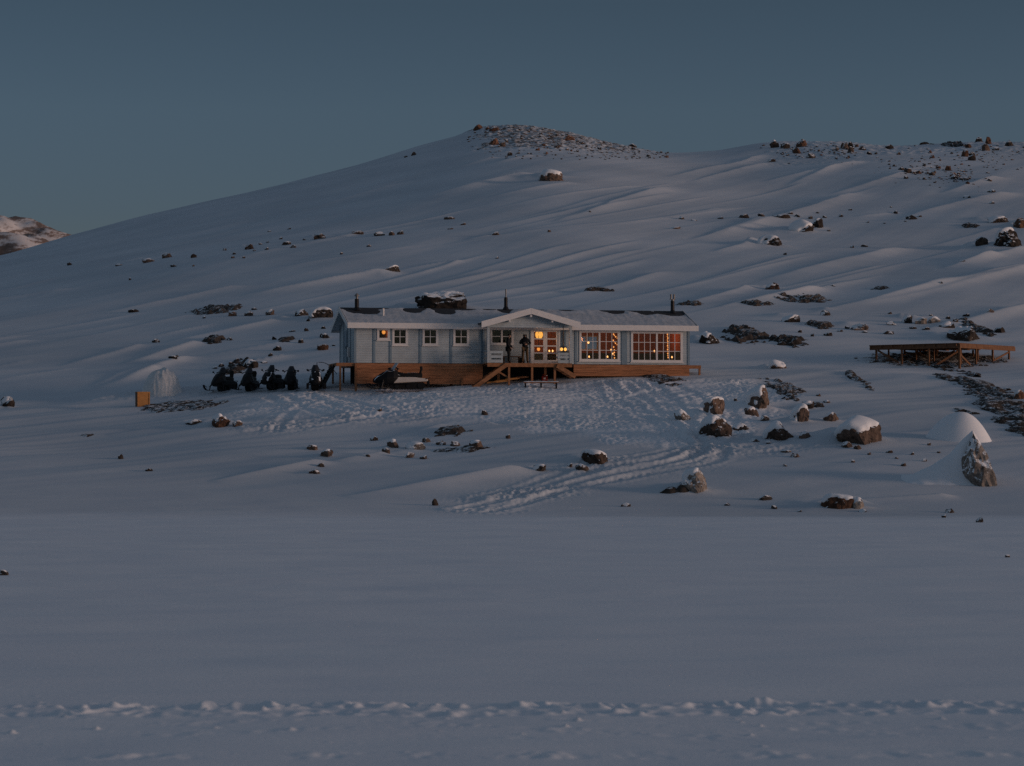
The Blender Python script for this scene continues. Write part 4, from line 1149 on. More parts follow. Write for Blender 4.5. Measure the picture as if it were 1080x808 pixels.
# ------------------------------------------------------------------ snowmobiles
def snowmobile_parts(root, side='plastic', wind='wind', dust=True, backrest=True):
    B = lambda mb, n, mat, par=root, **k: mb.build(n, M[mat], par, **k)
    # track: a closed belt with lugs
    m = MB(); pr = []
    def stadium(x0, x1, z0, z1, n=8):
        r = (z1 - z0) / 2; o = []
        for k in range(n + 1):
            t = -math.pi / 2 + math.pi * k / n; o.append((x1 - r + r * math.cos(t), z0 + r + r * math.sin(t)))
        for k in range(n + 1):
            t = math.pi / 2 + math.pi * k / n; o.append((x0 + r + r * math.cos(t), z0 + r + r * math.sin(t)))
        return o
    m.prism(stadium(-1.5, .35, .02, .36), 1, -.2, .2)
    for x in np.arange(-1.36, .25, .085): m.box(x, x + .03, -.19, .19, -.02, .021)
    tr = B(m, 'track', 'rubber')
    m = MB()
    for x in (-1.2, -.6, .0): m.tube([(x, -.22, .17), (x, .22, .17)], .11, 10)
    B(m, 'bogie_wheel', 'black', tr)
    m = MB(); m.loft([[(-1.62, -.22, .40), (-1.62, .22, .40), (-1.62, .22, .52), (-1.62, -.22, .52)], [(-.9, -.24, .36), (-.9, .24, .36), (-.9, .24, .60), (-.9, -.24, .60)], [(.15, -.27, .30), (.15, .27, .30), (.15, .27, .60), (.15, -.27, .60)]])
    tn = B(m, 'tunnel', side, bevel=.02)
    m = MB(); m.box(-1.72, -1.6, -.2, .2, .10, .45); B(m, 'snow_flap', 'rubber', tn)
    m = MB(); m.tube([(-1.5, -.22, .5), (-1.75, -.2, .58), (-1.75, .2, .58), (-1.5, .22, .5)], .018, 6); B(m, 'rear_bumper', 'black', tn)
    m = MB()
    for s in (-1, 1): m.box(-.75, .2, s * .29 - .09, s * .29 + .09, .27, .30)
    B(m, 'running_board', 'black', tn)
    m = MB()
    def ring(x, w, z0, z1): return [(x, -w, z0), (x, w, z0), (x, w, (z0 + z1) / 2 + .03), (x, w * .6, z1), (x, -w * .6, z1), (x, -w, (z0 + z1) / 2 + .03)]
    m.loft([ring(-1.35, .13, .58, .80), ring(-.9, .17, .59, .82), ring(-.4, .17, .60, .80), ring(.05, .12, .60, .90)]); st = B(m, 'seat', 'seat', bevel=.02)
    if dust:
        xs, ys = np.meshgrid(np.linspace(-1.1, .0, 18), np.linspace(-.15, .15, 8))
        link(bpy.data.objects.new('snow_cover', grid_mesh('snow_cover', xs, ys, .80 + .06 * pn(xs / .3, ys / .2, 334) - 1.2 * np.maximum(np.abs(ys) - .08, 0), M['snow'])), st)
    if backrest:
        m = MB(); m.loft([[(-1.30, -.12, .78), (-1.18, -.12, .78), (-1.18, .12, .78), (-1.30, .12, .78)], [(-1.36, -.14, 1.0), (-1.24, -.14, 1.0), (-1.24, .14, 1.0), (-1.36, .14, 1.0)], [(-1.36, -.1, 1.14), (-1.22, -.1, 1.14), (-1.22, .1, 1.14), (-1.36, .1, 1.14)]]); B(m, 'backrest', 'seat', st, bevel=.03)
    # cowl
    m = MB()
    def cr(x, w, z0, z1, k=.55):
        zm = z0 + (z1 - z0) * .45
        return [(x, -w * .7, z0), (x, w * .7, z0), (x, w, zm), (x, w * k, z1), (x, 0, z1 + .03), (x, -w * k, z1), (x, -w, zm)]
    m.loft([cr(-.08, .27, .32, .92), cr(.15, .36, .26, .98), cr(.5, .40, .24, .92), cr(.85, .36, .26, .74), cr(1.1, .26, .30, .58), cr(1.22, .14, .34, .47)])
    cw_ = B(m, 'cowl', 'plastic', smooth=False, bevel=.02)
    if dust:
        m = MB(); nx, ny = 18, 10
        xs, ys = np.meshgrid(np.linspace(.1, 1.15, nx), np.linspace(-.26, .26, ny))
        top = np.interp(xs, [-.08, .15, .5, .85, 1.1, 1.22], [.95, 1.01, .95, .77, .61, .5]) - np.abs(ys) * .12
        zz = top - .03 + .07 * pn(xs / .35, ys / .25, 333) - .4 * np.maximum(np.abs(ys) - .16, 0)
        link(bpy.data.objects.new('snow_cover', grid_mesh('snow_cover', xs, ys, zz, M['snow'])), cw_)
    m = MB(); n = 8; rr = []
    for z, x, w, in ((.90, .34, .26), (1.10, .20, .23), (1.30, .06, .13)):
        rr.append([(x - .16 * (k / n * 2 - 1) ** 2, w * (k / n * 2 - 1), z) for k in range(n + 1)])
    vs = [p for r_ in rr for p in r_]; vs2 = [(p[0] - .012, p[1], p[2]) for p in vs]; fs = []
    q = n + 1; O = len(vs)
    for i in range(2):
        for k in range(n):
            a = i * q + k; fs.append((a, a + 1, a + q + 1, a + q)); fs.append((O + a, O + a + q, O + a + q + 1, O + a + 1))
    for i in range(2):
        for k in (0, n):
            a = i * q + k; fs.append((a, a + q, O + a + q, O + a))
    for k in range(n):
        fs.append((2 * q + k, 2 * q + k + 1, O + 2 * q + k + 1, O + 2 * q + k)); fs.append((k, k + 1, O + k + 1, O + k))
    m.add(vs + vs2, fs); B(m, 'windshield', wind, smooth=True)
    m = MB(); m.tube([(-.05, -.36, 1.02), (.02, -.18, 1.10), (.05, 0, 1.06), (.02, .18, 1.10), (-.05, .36, 1.02)], .02, 6); m.tube([(.15, 0, .9), (.05, 0, 1.07)], .03, 6); hb = B(m, 'handlebar', 'black')
    for s in (-1, 1):
        m = MB(); m.tube([(-.05, s * .36, 1.02), (-.1, s * .47, .99)], .028, 6); B(m, 'grip', 'rubber', hb)
    for s in (-1, 1):
        m = MB(); m.ball((1.10, s * .12, .48), .07, .7, 8, 6); B(m, 'headlight', 'wind', cw_)
        m = MB(); m.ball((.35, s * .47, 1.03), .07, .7, 8, 6); m.tube([(.3, s * .36, .92), (.35, s * .47, 1.03)], .014, 5); B(m, 'mirror', 'plastic', cw_)
    for s in (-1, 1):
        pts = [(.25, .06), (.5, .03), (1.0, .03), (1.3, .06), (1.5, .16), (1.6, .30)]
        m = MB(); rings = [[(x, s * .5 - .075, z), (x, s * .5 + .075, z), (x, s * .5 + .075, z + .025), (x, s * .5 - .075, z + .025)] for x, z in pts]; m.loft(rings)
        m.tube([(1.3, s * .5, .08), (1.2, s * .5, .22), (1.42, s * .5, .28), (1.57, s * .5, .27)], .014, 5)
        sk = B(m, 'ski', 'plastic')
        m = MB(); m.tube([(.8, s * .5, .06), (.72, s * .46, .34)], .035, 6); m.tube([(.72, s * .46, .32), (.6, s * .2, .42)], .025, 6); m.tube([(.95, s * .46, .22), (.85, s * .2, .36)], .022, 6); m.tube([(.74, s * .44, .3), (.68, s * .24, .62)], .035, 6); B(m, 'suspension_arm', 'black', sk)

def copy_tree(o, parent=None):
    c = o.copy(); COL.objects.link(c); c.parent = parent
    for ch in o.children: copy_tree(ch, c)
    return c

def build_snowmobiles():
    g = 'black snowmobiles parked in a row'
    spots = [(233.0, 415.0, 244, 1.03, 'black snowmobile with its ski tip jutting out, leftmost of the row behind the trodden snow'),
             (261.5, 414.0, 258, 1.0, 'black snowmobile second from the left in the row, beside the leftmost one'),
             (285.0, 413.5, 248, 1.05, 'black snowmobile in the middle of the row of five'),
             (306.0, 413.0, 266, 1.0, 'black snowmobile second from the right in the row of five'),
             (331.5, 413.0, 277, 1.06, 'black snowmobile with snow on its front, rightmost of the row and nearest the cabin')]
    first = None; dusted = None
    for i, (px, row, hd, sc, lab) in enumerate(spots):
        x, y, z = at(px, row)
        y += .8
        if first is None:
            t = empty('snowmobile', (0, 0, 0)); snowmobile_parts(t, dust=False); first = t
        elif i in (2, 4):
            if dusted is None: t = empty('snowmobile', (0, 0, 0)); snowmobile_parts(t, dust=True, backrest=False); dusted = t
            else: t = copy_tree(dusted)
        else: t = copy_tree(first)
        t.location = (x, y, gz(x, y) + .03); t.rotation_euler = (0, 0, rad(hd)); t.scale = (.80 * sc, .96 * sc, 1.08 * sc)
        tag(t, lab, 'snowmobile', g)
    t5 = t
    w = cw(sx(418, -1.35), -1.35, 0); x, y = w.x, w.y; z = gz(x, y)
    t = empty('snowmobile', (x, y, z + .03), rad(186), 'snowmobile with cream side panels and snowy cowl standing side-on before the brown plank base', 'snowmobile')
    snowmobile_parts(t, side='cream', wind='frost', dust=True); t.scale = (1.14, 1.1, 1.2); t.location.z += .14
    # sledge hoop arching from the last snowmobile to the side stairs
    a = Vector(at(333, 397)); b = Vector(at(352, 404))
    p = [Vector((a.x, a.y + 1, a.z + .9)).lerp(Vector((b.x, a.y + 1, b.z + .3)), t) + Vector((0, 0, .42 * math.sin(math.pi * t * .9))) for t in np.linspace(0, 1, 9)]
    base = p[-1].copy(); base.z = gz(base.x, base.y)
    st = p[0].copy(); st.z = gz(st.x, st.y)
    m = MB(); m.tube([st] + p + [base], .022, 6); o = m.build('sledge_hoop', M['black']); tag(o, 'thin black hoop arching between the rightmost snowmobile of the row and the cabin stair', 'hoop')

# ------------------------------------------------------------------ timber platform and crate
def build_platform():
    x, y, _ = at(1012, 389); 
    D = y; z = CAM_Z + (469 - 361.6) / F * D
    rot = rad(-38)
    t = empty('timber_platform', (x, y, z), rot, 'unfinished brown timber platform on posts with diagonal braces, on the slope right of the cabin', 'platform')
    c, s = math.cos(rot), math.sin(rot)
    # local: -x runs to the left end, +y runs back along the right side
    lx, ly = 6.7, 7.7
    def g(u, v): return gz(x + u * c - v * s, y + u * s + v * c) - z
    m = MB(); n = 44
    for k in range(n):
        u = -lx + lx * k / n; m.box(u, u + lx / n - .012, -.06, ly, -.045, 0)
    m.build('deck_boards', M['timber_dk'], t)
    m = MB(); m.box(-lx, 0, -.002, .045, -.33, -.05); m.build('rim_beam', M['timber_dk'], t)
    m = MB(); m.box(0.002, .047, 0, ly, -.33, -.05); m.build('rim_beam', M['timber_old'], t)
    for k in range(9):
        u = -lx + .1 + (lx - .3) * k / 8; m = MB(); m.box(u, u + .06, -.16, ly - .05, -.2, -.052); m.build('joist', M['timber_old'], t)
    def post(u, v, w=.11):
        m = MB(); m.box(u - w / 2, u + w / 2, v - w / 2, v + w / 2, g(u, v) - .25, -.262); m.build('post', M['timber_old'], t)
    fr = [-lx + .45, -lx * .645, -lx * .345]
    for u in fr: post(u, .11)
    post(-.03, .06, .13)
    for v in (ly * .30, ly * .60, ly * .9): post(-.03, v)
    for u in (-lx * .86, -lx * .5, -lx * .25): post(u, 3.0)
    for u in (-lx * .7, -lx * .3): post(u, 5.6)
    for u in (-lx * .93, -lx * .62, -lx * .42, -lx * .12): post(u, 1.7, .09)
    for u in (-lx * .8, -lx * .15): post(u, 4.4, .09)
    def brace(a, b): m = MB(); m.beam(a, b, .045, .12); m.build('brace', M['timber_old'], t)
    brace((fr[0] + .08, .17, -.35), (fr[1] - .3, .17, g(fr[1], .1) + .1)); brace((-lx * .86, 3.07, -.4), (-lx * .55, 3.07, g(-lx * .5, 3) + .1))
    brace((fr[2] + .5, .2, g(fr[2] + .5, .2) + .1), (-lx * .12, 1.6, -.4)); brace((-.03, .14, -.75), (-.03, 1.5, g(0, 1.5) + .1)); brace((-.03, ly * .62, g(0, ly * .62) + .12), (-.03, ly * .9, -.4))
    brace((-lx * .62, 1.77, -.4), (-lx * .45, 1.77, g(-lx * .45, 1.77) + .1)); brace((-lx * .95, 4.47, -.4), (-lx * .7, 4.47, g(-lx * .7, 4.47) + .1)); brace((-lx * .15, 1.78, -.4), (-lx * .33, 1.78, g(-lx * .33, 1.78) + .1))
    brace((-lx * .5, 3.07, g(-lx * .5, 3) + .15), (-lx * .3, 3.07, -.4))

def build_crate():
    x, y, z = at(149.5, 429)
    t = empty('crate', (x, y + .35, z), rad(20), 'tall orange plywood crate standing on bare ground before the domed boulder', 'crate')
    w, d, h = .74, .6, .84
    m = MB(); m.box(-w / 2, w / 2, -d / 2, -d / 2 + .02, .0, h); m.build('front_panel', M['ply'], t)
    m = MB(); m.box(-w / 2, -w / 2 + .02, -d / 2 + .021, d / 2, 0, h); m.build('side_panel', M['timber_dk'], t)
    m = MB(); m.box(w / 2 - .02, w / 2, -d / 2 + .021, d / 2, 0, h); m.box(-w / 2 + .021, w / 2 - .021, d / 2 - .02, d / 2, 0, h); m.build('side_panel', M['ply'], t)
    m = MB(); m.box(-w / 2 - .015, w / 2 + .015, -d / 2 - .015, d / 2 + .015, h + .001, h + .03); m.build('lid', M['ply'], t)
    m = MB()
    for q in (-w / 2 + .002, w / 2 - .062): m.box(q, q + .06, -d / 2 - .022, -d / 2 - .001, .06, h - .06)
    for q in (.0, h - .06): m.box(-w / 2 + .002, w / 2 - .002, -d / 2 - .022, -d / 2 - .001, q, q + .058)
    m.build('batten', M['ply'], t)

def mound(name, x, y, fn, ext, mat, parent=None, n=70, sink=.06):
    U, V = np.meshgrid(np.linspace(ext[0], ext[1], n), np.linspace(ext[2], ext[3], n))
    b = fn(U, V)
    z0 = gz(x, y)
    Z = full_h(x + U, y + V) - z0 + b - sink
    o = link(bpy.data.objects.new(name, grid_mesh(name, U, V, Z, M[mat])), parent)
    if parent is None: o.location = (x, y, z0)
    return o

def build_mounds():
    # big pyramid boulder with a snow wedge blown up its left side
    x, y, z = at(1032, 512.5); s = y / F
    o = place_rock(1033.5, 513, 44, 57, 'tall pale pyramid-shaped boulder with a high snow wedge on its left, near the right edge', mk='rock_pale', cap=.22, pyramid=True)
    dx, dy = x - o.location.x, y - o.location.y
    def wedge(U, V):
        h = np.interp(-U, [-.9, -.55, -.25, .15, .6, 1.2, 2.0, 2.9, 3.6], [0, .6, 1.75, 2.42, 1.95, 1.3, .75, .28, 0])
        wd = np.interp(-U, [-.9, 0, 3.6], [.40, .62, 1.15])
        return h * np.exp(-(np.maximum(V - .35, 0) / wd) ** 2 * .9) * np.exp(-(np.maximum(-(V - .45), 0) / (wd * .9)) ** 2) + .05 * pn(U / .6, V / .6, 5) * (h > .1)
    mnd = mound('snow_drift', o.location.x, o.location.y, lambda U, V: wedge(U - .06, V - .12), (-3.9, .62, -1.2, 2.6), 'snow', o, 100)
    mnd.location = (0, 0, gz(o.location.x, o.location.y) - o.location.z)
    # smooth dome behind it
    x, y, z = at(1020, 467); s = y / F
    def dome(U, V):
        r = np.sqrt((np.where(U > 0, U / 1.5, U / 1.9)) ** 2 + (V / 1.5) ** 2)
        return 1.42 * np.clip(1 - r ** 2.0, -.2, 1) * np.where(r > 1, 0, 1) ** 1
    o = mound('snow_mound', x, y + 1.4, dome, (-2.2, 1.8, -1.8, 1.8), 'snow', None, 80, .05)
    tag(o, 'smooth snow dome rising just behind the tall pyramid-shaped boulder', 'snow mound')
    # domed pale boulder with ribbed face, snowed over on its left, behind the crate
    x, y, z = at(167, 418)
    def d2(U, V):
        r = np.sqrt((np.where(U > 0, U / 1.25, U / 1.2)) ** 2 + (V / 1.25) ** 2)
        face = sstep(U - .35 * V, -.15, .25) * (1 - sstep(r, .95, 1.05))
        rib = .07 * np.abs(np.sin((U * 1.0 + V * .3) * 9 + 2 * pn(U / .5, V / .5, 7))) + .10 * pn(U / .35, V / .5, 6)
        return 1.42 * np.clip(1 - r ** 2.3, 0, 1) ** .75 - face * rib
    o = mound('snow_mound', x + .05, y + 1.1, d2, (-1.7, 1.7, -1.6, 1.6), 'pale', None, 110, .04)
    tag(o, 'pale dome-shaped mound with a ribbed right face, just behind the plywood crate', 'snow mound')

# ------------------------------------------------------------------ rocks read off the photo: column, foot row, width, height
BOULDERS = [  # label, px, row, w, h, material, snow cap
 (756, 461, 36, 22, 'rock', .35, 'large rounded brown boulder flecked with snow, lowest left in the boulder field'),
 (754, 437.5, 24, 18, 'rock', .55, 'snow-topped brown boulder just above the large rounded one in the boulder field'),
 (800, 431, 26, 24, 'rock', .5, 'dark-faced boulder under thick snow, top of the boulder field below the heather'),
 (793, 438.5, 16, 10, 'rock', .6, 'small snow-topped boulder touching the foot of the dark-faced boulder'),
 (720, 443, 18, 12, 'rock_pale', .6, 'low pale boulder mostly under snow, at the left edge of the boulder field'),
 (822, 465, 32, 20, 'rock', .4, 'broad broken boulder with a dark left half, middle of the boulder field'),
 (849, 462.5, 13, 8, 'rock', .4, 'small tan boulder right beside the broad broken one'),
 (845, 445.5, 20, 19, 'rock', .72, 'snow-covered boulder with only its brown foot bare, upper right of the boulder field'),
 (877, 444.5, 18, 10, 'rock', .45, 'small brown boulder above the big snow-backed boulder'),
 (909, 469, 50, 29, 'rock', .62, 'biggest boulder of the field with a bare brown right end and a snowy back'),
 (781, 453.5, 18, 8, 'rock_dark', .7, 'flat snow-covered boulder with a dark lower edge beside the large rounded one'),
 (807, 444, 10, 6, 'rock', .3, 'little brown boulder in the middle gap of the boulder field'),
 (853, 431.5, 14, 9, 'rock_dark', .3, 'dark boulder at the lower right end of the heather patch'),
 (733, 520, 28, 25, 'rock_pale', .35, 'pointed speckled boulder on the lower slope with a dark ledge on its left'),
 (886, 537, 40, 15, 'rock_red', .35, 'low brown slab boulder half buried at the edge of the lake'),
 (905, 537, 16, 13, 'rock_pale', .7, 'snowy pale rock leaning on the right end of the low brown slab'),
 (821, 389, 19, 11, 'rock', .7, 'lone snow-capped boulder on the flat snow right of the cabin'),
 (628, 489, 30, 14, 'rock', .75, 'wide snow-topped boulder on the slope beside the curving snowmobile tracks'),
 (232, 451, 20, 14, 'rock_red', .3, 'reddish brown boulder below the row of snowmobiles'),
 (204, 448, 18, 6, 'rock_dark', .7, 'flat dark rock with a snow lid left of the reddish boulder'),
 (250, 450, 11, 7, 'rock', .6, 'small snow-topped rock just right of the reddish boulder'),
 (7, 429, 16, 11, 'rock_dark', .7, 'snow-topped dark boulder cut by the left edge of the view'),
 (3, 607, 10, 6, 'rock_dark', .6, 'small dark rock on the lake at the left edge of the view'),
 (502, 473, 15, 9, 'rock', .3, 'rounded brown rock at the right end of the group below the cabin'),
 (438, 474, 22, 8, 'rock_pale', .5, 'flat pair-shaped pale rock in the group below the cabin'),
 (414, 473, 13, 10, 'rock', .65, 'snow-topped rock in the left of the group below the cabin'),
 (344, 482.5, 14, 9, 'rock', .35, 'brown wedge-shaped rock on the slope below the trodden snow'),
 (329, 475, 12, 6, 'rock', .65, 'small snow-topped rock left above the brown wedge-shaped one'),
 (332, 500, 13, 5, 'rock', .7, 'flat snow-topped rock below the brown wedge-shaped one'),
 (568, 497, 16, 7, 'rock_dark', .7, 'flat dark rock with a snow lid below the middle of the cabin'),
 (465, 327, 56, 25, 'rock_dark', .24, 'big dark boulder under snow rising behind the cabin roof'),
 (749, 363, 24, 16, 'rock_dark', .3, 'dark shaggy boulder close behind the right end of the cabin'),
 (338, 335, 26, 13, 'rock_dark', .6, 'dark boulder under snow on the slope just left of the cabin roof'),
 (318, 333, 15, 9, 'rock_dark', .45, 'broken dark rock beside the snowy boulder left of the cabin roof'),
 (340, 369.5, 13, 8, 'rock_red', .2, 'red-brown rock just left of the cabin gable'),
 (342, 357, 11, 7, 'rock_dark', .35, 'dark rock above the red-brown one near the cabin gable'),
 (284, 332.5, 10, 8, 'rock', .5, 'small brown rock with snow on its left, between the two dark groups above the snowmobiles'),
 (262, 333.5, 10, 7, 'rock', .3, 'brown rock right of the long arched ledge'),
 (245, 333.5, 9, 6, 'rock_red', .2, 'reddish rock at the right end of the long arched ledge'),
 (264, 389, 16, 13, 'rock_dark', .4, 'dark broken rock above the second snowmobile from the left'),
 (581, 191, 27, 15, 'rock', .62, 'big lone boulder with a snowy top high on the hill below the summit'),
 (413, 286, 19, 8, 'rock_dark', .6, 'dark low boulder at the head of a long bright snow drift above the cabin'),
 (176, 272, 11, 7, 'rock', .2, 'brown rock in the row high on the left slope, second from its left end'),
 (156, 277, 13, 6, 'rock', .5, 'flat brown rock at the left end of the row high on the left slope'),
 (263, 263, 11, 7, 'rock', .2, 'brown rock in the middle of the row high on the left slope'),
 (337, 252, 13, 8, 'rock', .25, 'largest brown rock in the row high on the left slope'),
 (302, 258.5, 10, 5, 'rock', .5, 'small snowy rock left of the largest one in the high row'),
 (377, 247.5, 13, 5, 'rock', .25, 'flat brown rock right of the largest one in the high row'),
 (400, 249, 12, 6, 'rock_dark', .5, 'dark rock near the right end of the row high on the left slope'),
 (812, 259, 29, 13, 'rock_dark', .5, 'wide dark snow-topped boulder below the loose line of rocks on the right hillside'),
 (846, 244.5, 28, 16, 'rock_dark', .5, 'large broken dark boulder in the line of rocks on the right hillside'),
 (863, 241, 13, 13, 'rock_dark', .3, 'narrow dark rock touching the right of the large broken boulder'),
 (815, 305.5, 16, 9, 'rock_red', .45, 'reddish pointed boulder above the thin ledges right of the cabin'),
 (835, 340, 20, 10, 'rock_dark', .5, 'pointed dark boulder with a snow tail between the ledges right of the cabin'),
 (871, 333, 11, 7, 'rock_dark', .5, 'small snowy dark rock right of the pointed dark boulder'),
 (907, 348.5, 20, 9, 'rock', .25, 'brown bushy-looking boulder left above the timber platform'),
 (1018, 360, 36, 20, 'rock_dark', .18, 'big dark rough boulder standing right behind the timber platform'),
 (957, 341, 12, 11, 'rock_dark', .4, 'dark rock left of the pale pair behind the timber platform'),
 (972, 342, 14, 9, 'rock_pale', .5, 'pale snowy rock behind the left end of the timber platform'),
 (986, 340.5, 14, 9, 'rock_pale', .5, 'pale snowy rock behind the middle of the timber platform'),
 (999, 346, 18, 9, 'rock_dark', .5, 'dark speckled rock left of the big rough boulder'),
 (1036, 259, 14, 11, 'rock_dark', .3, 'dark rock left of the large rock cluster at the right edge of the hillside'),
 (1066, 261, 34, 24, 'rock_dark', .35, 'largest dark boulder of the cluster at the right edge of the hillside'),
 (1076, 241, 13, 14, 'rock_red', .15, 'orange-brown rock on top of the cluster at the right edge of the hillside'),
 (1054, 235, 24, 9, 'rock_dark', .4, 'flat dark rock above the large dark boulder at the right edge of the hillside'),
 (1076, 421, 12, 10, 'rock_red', .3, 'brown boulder above the bare rock band at the right edge'),
 (1062, 412, 10, 4, 'rock_dark', .2, 'low dark rock left above the brown boulder at the right edge'),
 (1045, 330, 9, 5, 'rock', .3, 'small brown rock alone above the timber platform'),
 (817, 156, 10, 9, 'rock', .35, 'brown boulder leftmost on the right-hand crest'),
 (829, 157, 11, 7, 'rock_dark', .15, 'dark boulder second from the left on the right-hand crest'),
 (846, 155, 12, 9, 'rock_red', .15, 'reddish boulder third from the left on the right-hand crest'),
 (814, 171, 9, 5, 'rock_dark', .2, 'dark rock below the leftmost boulders of the right-hand crest'),
 (1043, 152, 8, 8, 'rock_red', .12, 'orange-brown boulder standing on the skyline at the right'),
 (1033, 148, 10, 5, 'rock_dark', .1, 'dark flat boulder jutting from the skyline beside the orange-brown one'),
 (504, 137, 10, 6, 'rock_red', .1, 'reddish boulder at the left end of the summit skyline'),
 (521, 138.5, 11, 6, 'rock_red', .1, 'reddish boulder right of the first one on the summit skyline'),
 (521, 153, 11, 8, 'rock_red', .2, 'reddish broken rock on the left flank of the summit rubble'),
 (530, 155, 8, 5, 'rock', .2, 'brown rock just right of the reddish broken one in the summit rubble'),
 (600, 148, 13, 6, 'rock_red', .15, 'reddish rock in the middle of the summit rubble'),
 (667, 152.5, 10, 4, 'rock_dark', .2, 'dark flat rock on the right shoulder of the summit'),
]
STONES = [  # small ones nothing tells apart: group label, [(px,row,w,h)...]
 ('small dark stone strewn round the low ledge below the cabin', 'stones below the cabin', 'rock', [(394, 465, 9, 5), (407, 477.5, 9, 5), (450, 466.5, 9, 4), (465, 469.5, 11, 5), (480, 470.5, 12, 5), (432, 483, 12, 6), (447, 484.5, 8, 4), (388, 482, 5, 3)]),
 ('small dark stone sticking out of the snow near the lake shore', 'stones near the shore', 'rock_dark', [(459, 533.5, 7, 7), (660, 534.5, 10, 4), (808, 527.5, 14, 5), (817, 537, 7, 4), (767, 533.5, 6, 3), (1002, 541, 9, 4), (1034, 551, 9, 6), (996, 546, 5, 3), (1063, 588, 6, 3), (843, 540, 6, 2), (127, 484.5, 7, 5), (157, 497, 8, 3), (338, 492, 10, 3), (910, 540, 10, 3)]),
 ('small stone on the trodden snow in front of the cabin', 'stones on the trodden snow', 'rock', [(511, 438, 8, 5), (400, 434, 7, 4), (536, 463, 5, 5), (614, 495, 16, 5), (601, 493, 6, 4), (503, 396, 5, 4)]),
 ('small stone lying in the boulder field right of the cabin', 'stones in the boulder field', 'rock', [(894, 472, 13, 6), (905, 474, 8, 4), (829, 477.5, 11, 3), (839, 482.5, 9, 4), (850, 457, 5, 3), (900, 488, 5, 3), (953, 492, 6, 4), (962, 480, 5, 3), (917, 480, 5, 3), (776, 423, 4, 3), (863, 418, 6, 3), (872, 425, 8, 3), (796, 466, 10, 3), (811, 468, 7, 3), (938, 478, 7, 3), (946, 484, 4, 2), (975, 487, 6, 3), (980, 470, 5, 3), (990, 478, 4, 2), (828, 492, 5, 2)]),
 ('small stone on the slope between the snowmobiles and the upper ledge', 'stones above the snowmobiles', 'rock_dark', [(268, 327, 6, 3), (325, 339, 4, 4), (341, 347, 6, 4), (317, 362, 7, 5), (308, 350, 7, 2), (323, 349.5, 5, 4), (242, 359, 8, 4), (292, 370, 9, 6), (289, 358.5, 5, 4), (182, 378, 9, 4), (285, 375, 5, 3), (278, 383, 8, 3), (243, 384, 5, 3), (249, 381, 6, 4), (226, 389, 6, 3), (233, 387, 6, 4), (215, 336, 4, 3), (141, 329.5, 12, 4), (164, 361.5, 8, 5), (186, 376, 4, 2), (352, 365, 5, 2)]),
 ('small stone in the loose row high on the left slope', 'stones high on the left slope', 'rock', [(204, 272, 6, 5), (183, 281.5, 8, 3), (125, 280.5, 7, 3), (309, 261.5, 8, 4), (413, 248.5, 6, 5), (422, 247.5, 7, 5), (389, 260.5, 5, 3), (237, 264.5, 4, 3), (247, 268.5, 5, 3), (245, 272.5, 4, 3), (257, 272.5, 3, 3), (281, 263.5, 5, 3), (275, 258, 5, 2), (296, 252.5, 5, 3), (321, 253.5, 4, 2), (284, 244.5, 4, 2), (305, 242, 4, 2), (360, 268.5, 4, 3), (137, 295.5, 3, 3), (73, 280, 6, 4), (282, 256, 4, 2), (268, 265, 3, 2), (204, 281, 3, 2)]),
 ('small stone alone on the open hillside below the summit', 'stones on the open hillside', 'rock', [(488, 237.5, 6, 3), (474, 231.5, 11, 4), (522, 248, 9, 4), (524, 273, 4, 3), (579, 245, 4, 3), (712, 241.5, 11, 3), (719, 231.5, 7, 4), (436, 164, 5, 4), (428, 166, 4, 2), (732, 233, 8, 2), (760, 231, 6, 3), (622, 224, 3, 2), (475, 242, 6, 2)]),
 ('small stone in the loose line across the right hillside', 'stones across the right hillside', 'rock_dark', [(824, 230, 20, 5), (785, 230, 10, 5), (803, 228.5, 7, 4), (887, 229, 5, 4), (945, 225.5, 6, 4), (962, 231.5, 11, 5), (970, 229, 6, 3), (899, 261.5, 5, 3), (912, 260.5, 9, 3), (828, 269, 4, 3), (874, 244, 5, 2), (915, 235, 4, 2), (933, 236, 4, 2), (955, 234, 3, 2), (1020, 209, 10, 4), (1046, 203, 9, 4), (1046, 215, 6, 3), (940, 219, 3, 2), (862, 225, 4, 2), (897, 222, 4, 2), (834, 226, 7, 4), (841, 229, 8, 4), (855, 231, 6, 4), (870, 230, 5, 3), (1015, 276, 8, 2), (992, 299, 5, 2), (879, 302, 5, 2)]),
 ('small stone among the ledges between the cabin and the timber platform', 'stones right of the cabin', 'rock_dark', [(874, 354.5, 9, 5), (844, 351, 5, 4), (857, 355, 5, 4), (886, 350, 6, 3), (939, 331.5, 5, 3), (1019, 334, 7, 4), (912, 351, 6, 3), (938, 352.5, 13, 4), (940, 343, 11, 5), (963, 347, 8, 3), (977, 348, 8, 3), (1055, 351, 14, 7), (1008, 340, 6, 5), (1000, 337, 5, 4), (894, 347, 6, 4), (982, 334, 5, 3)]),
]
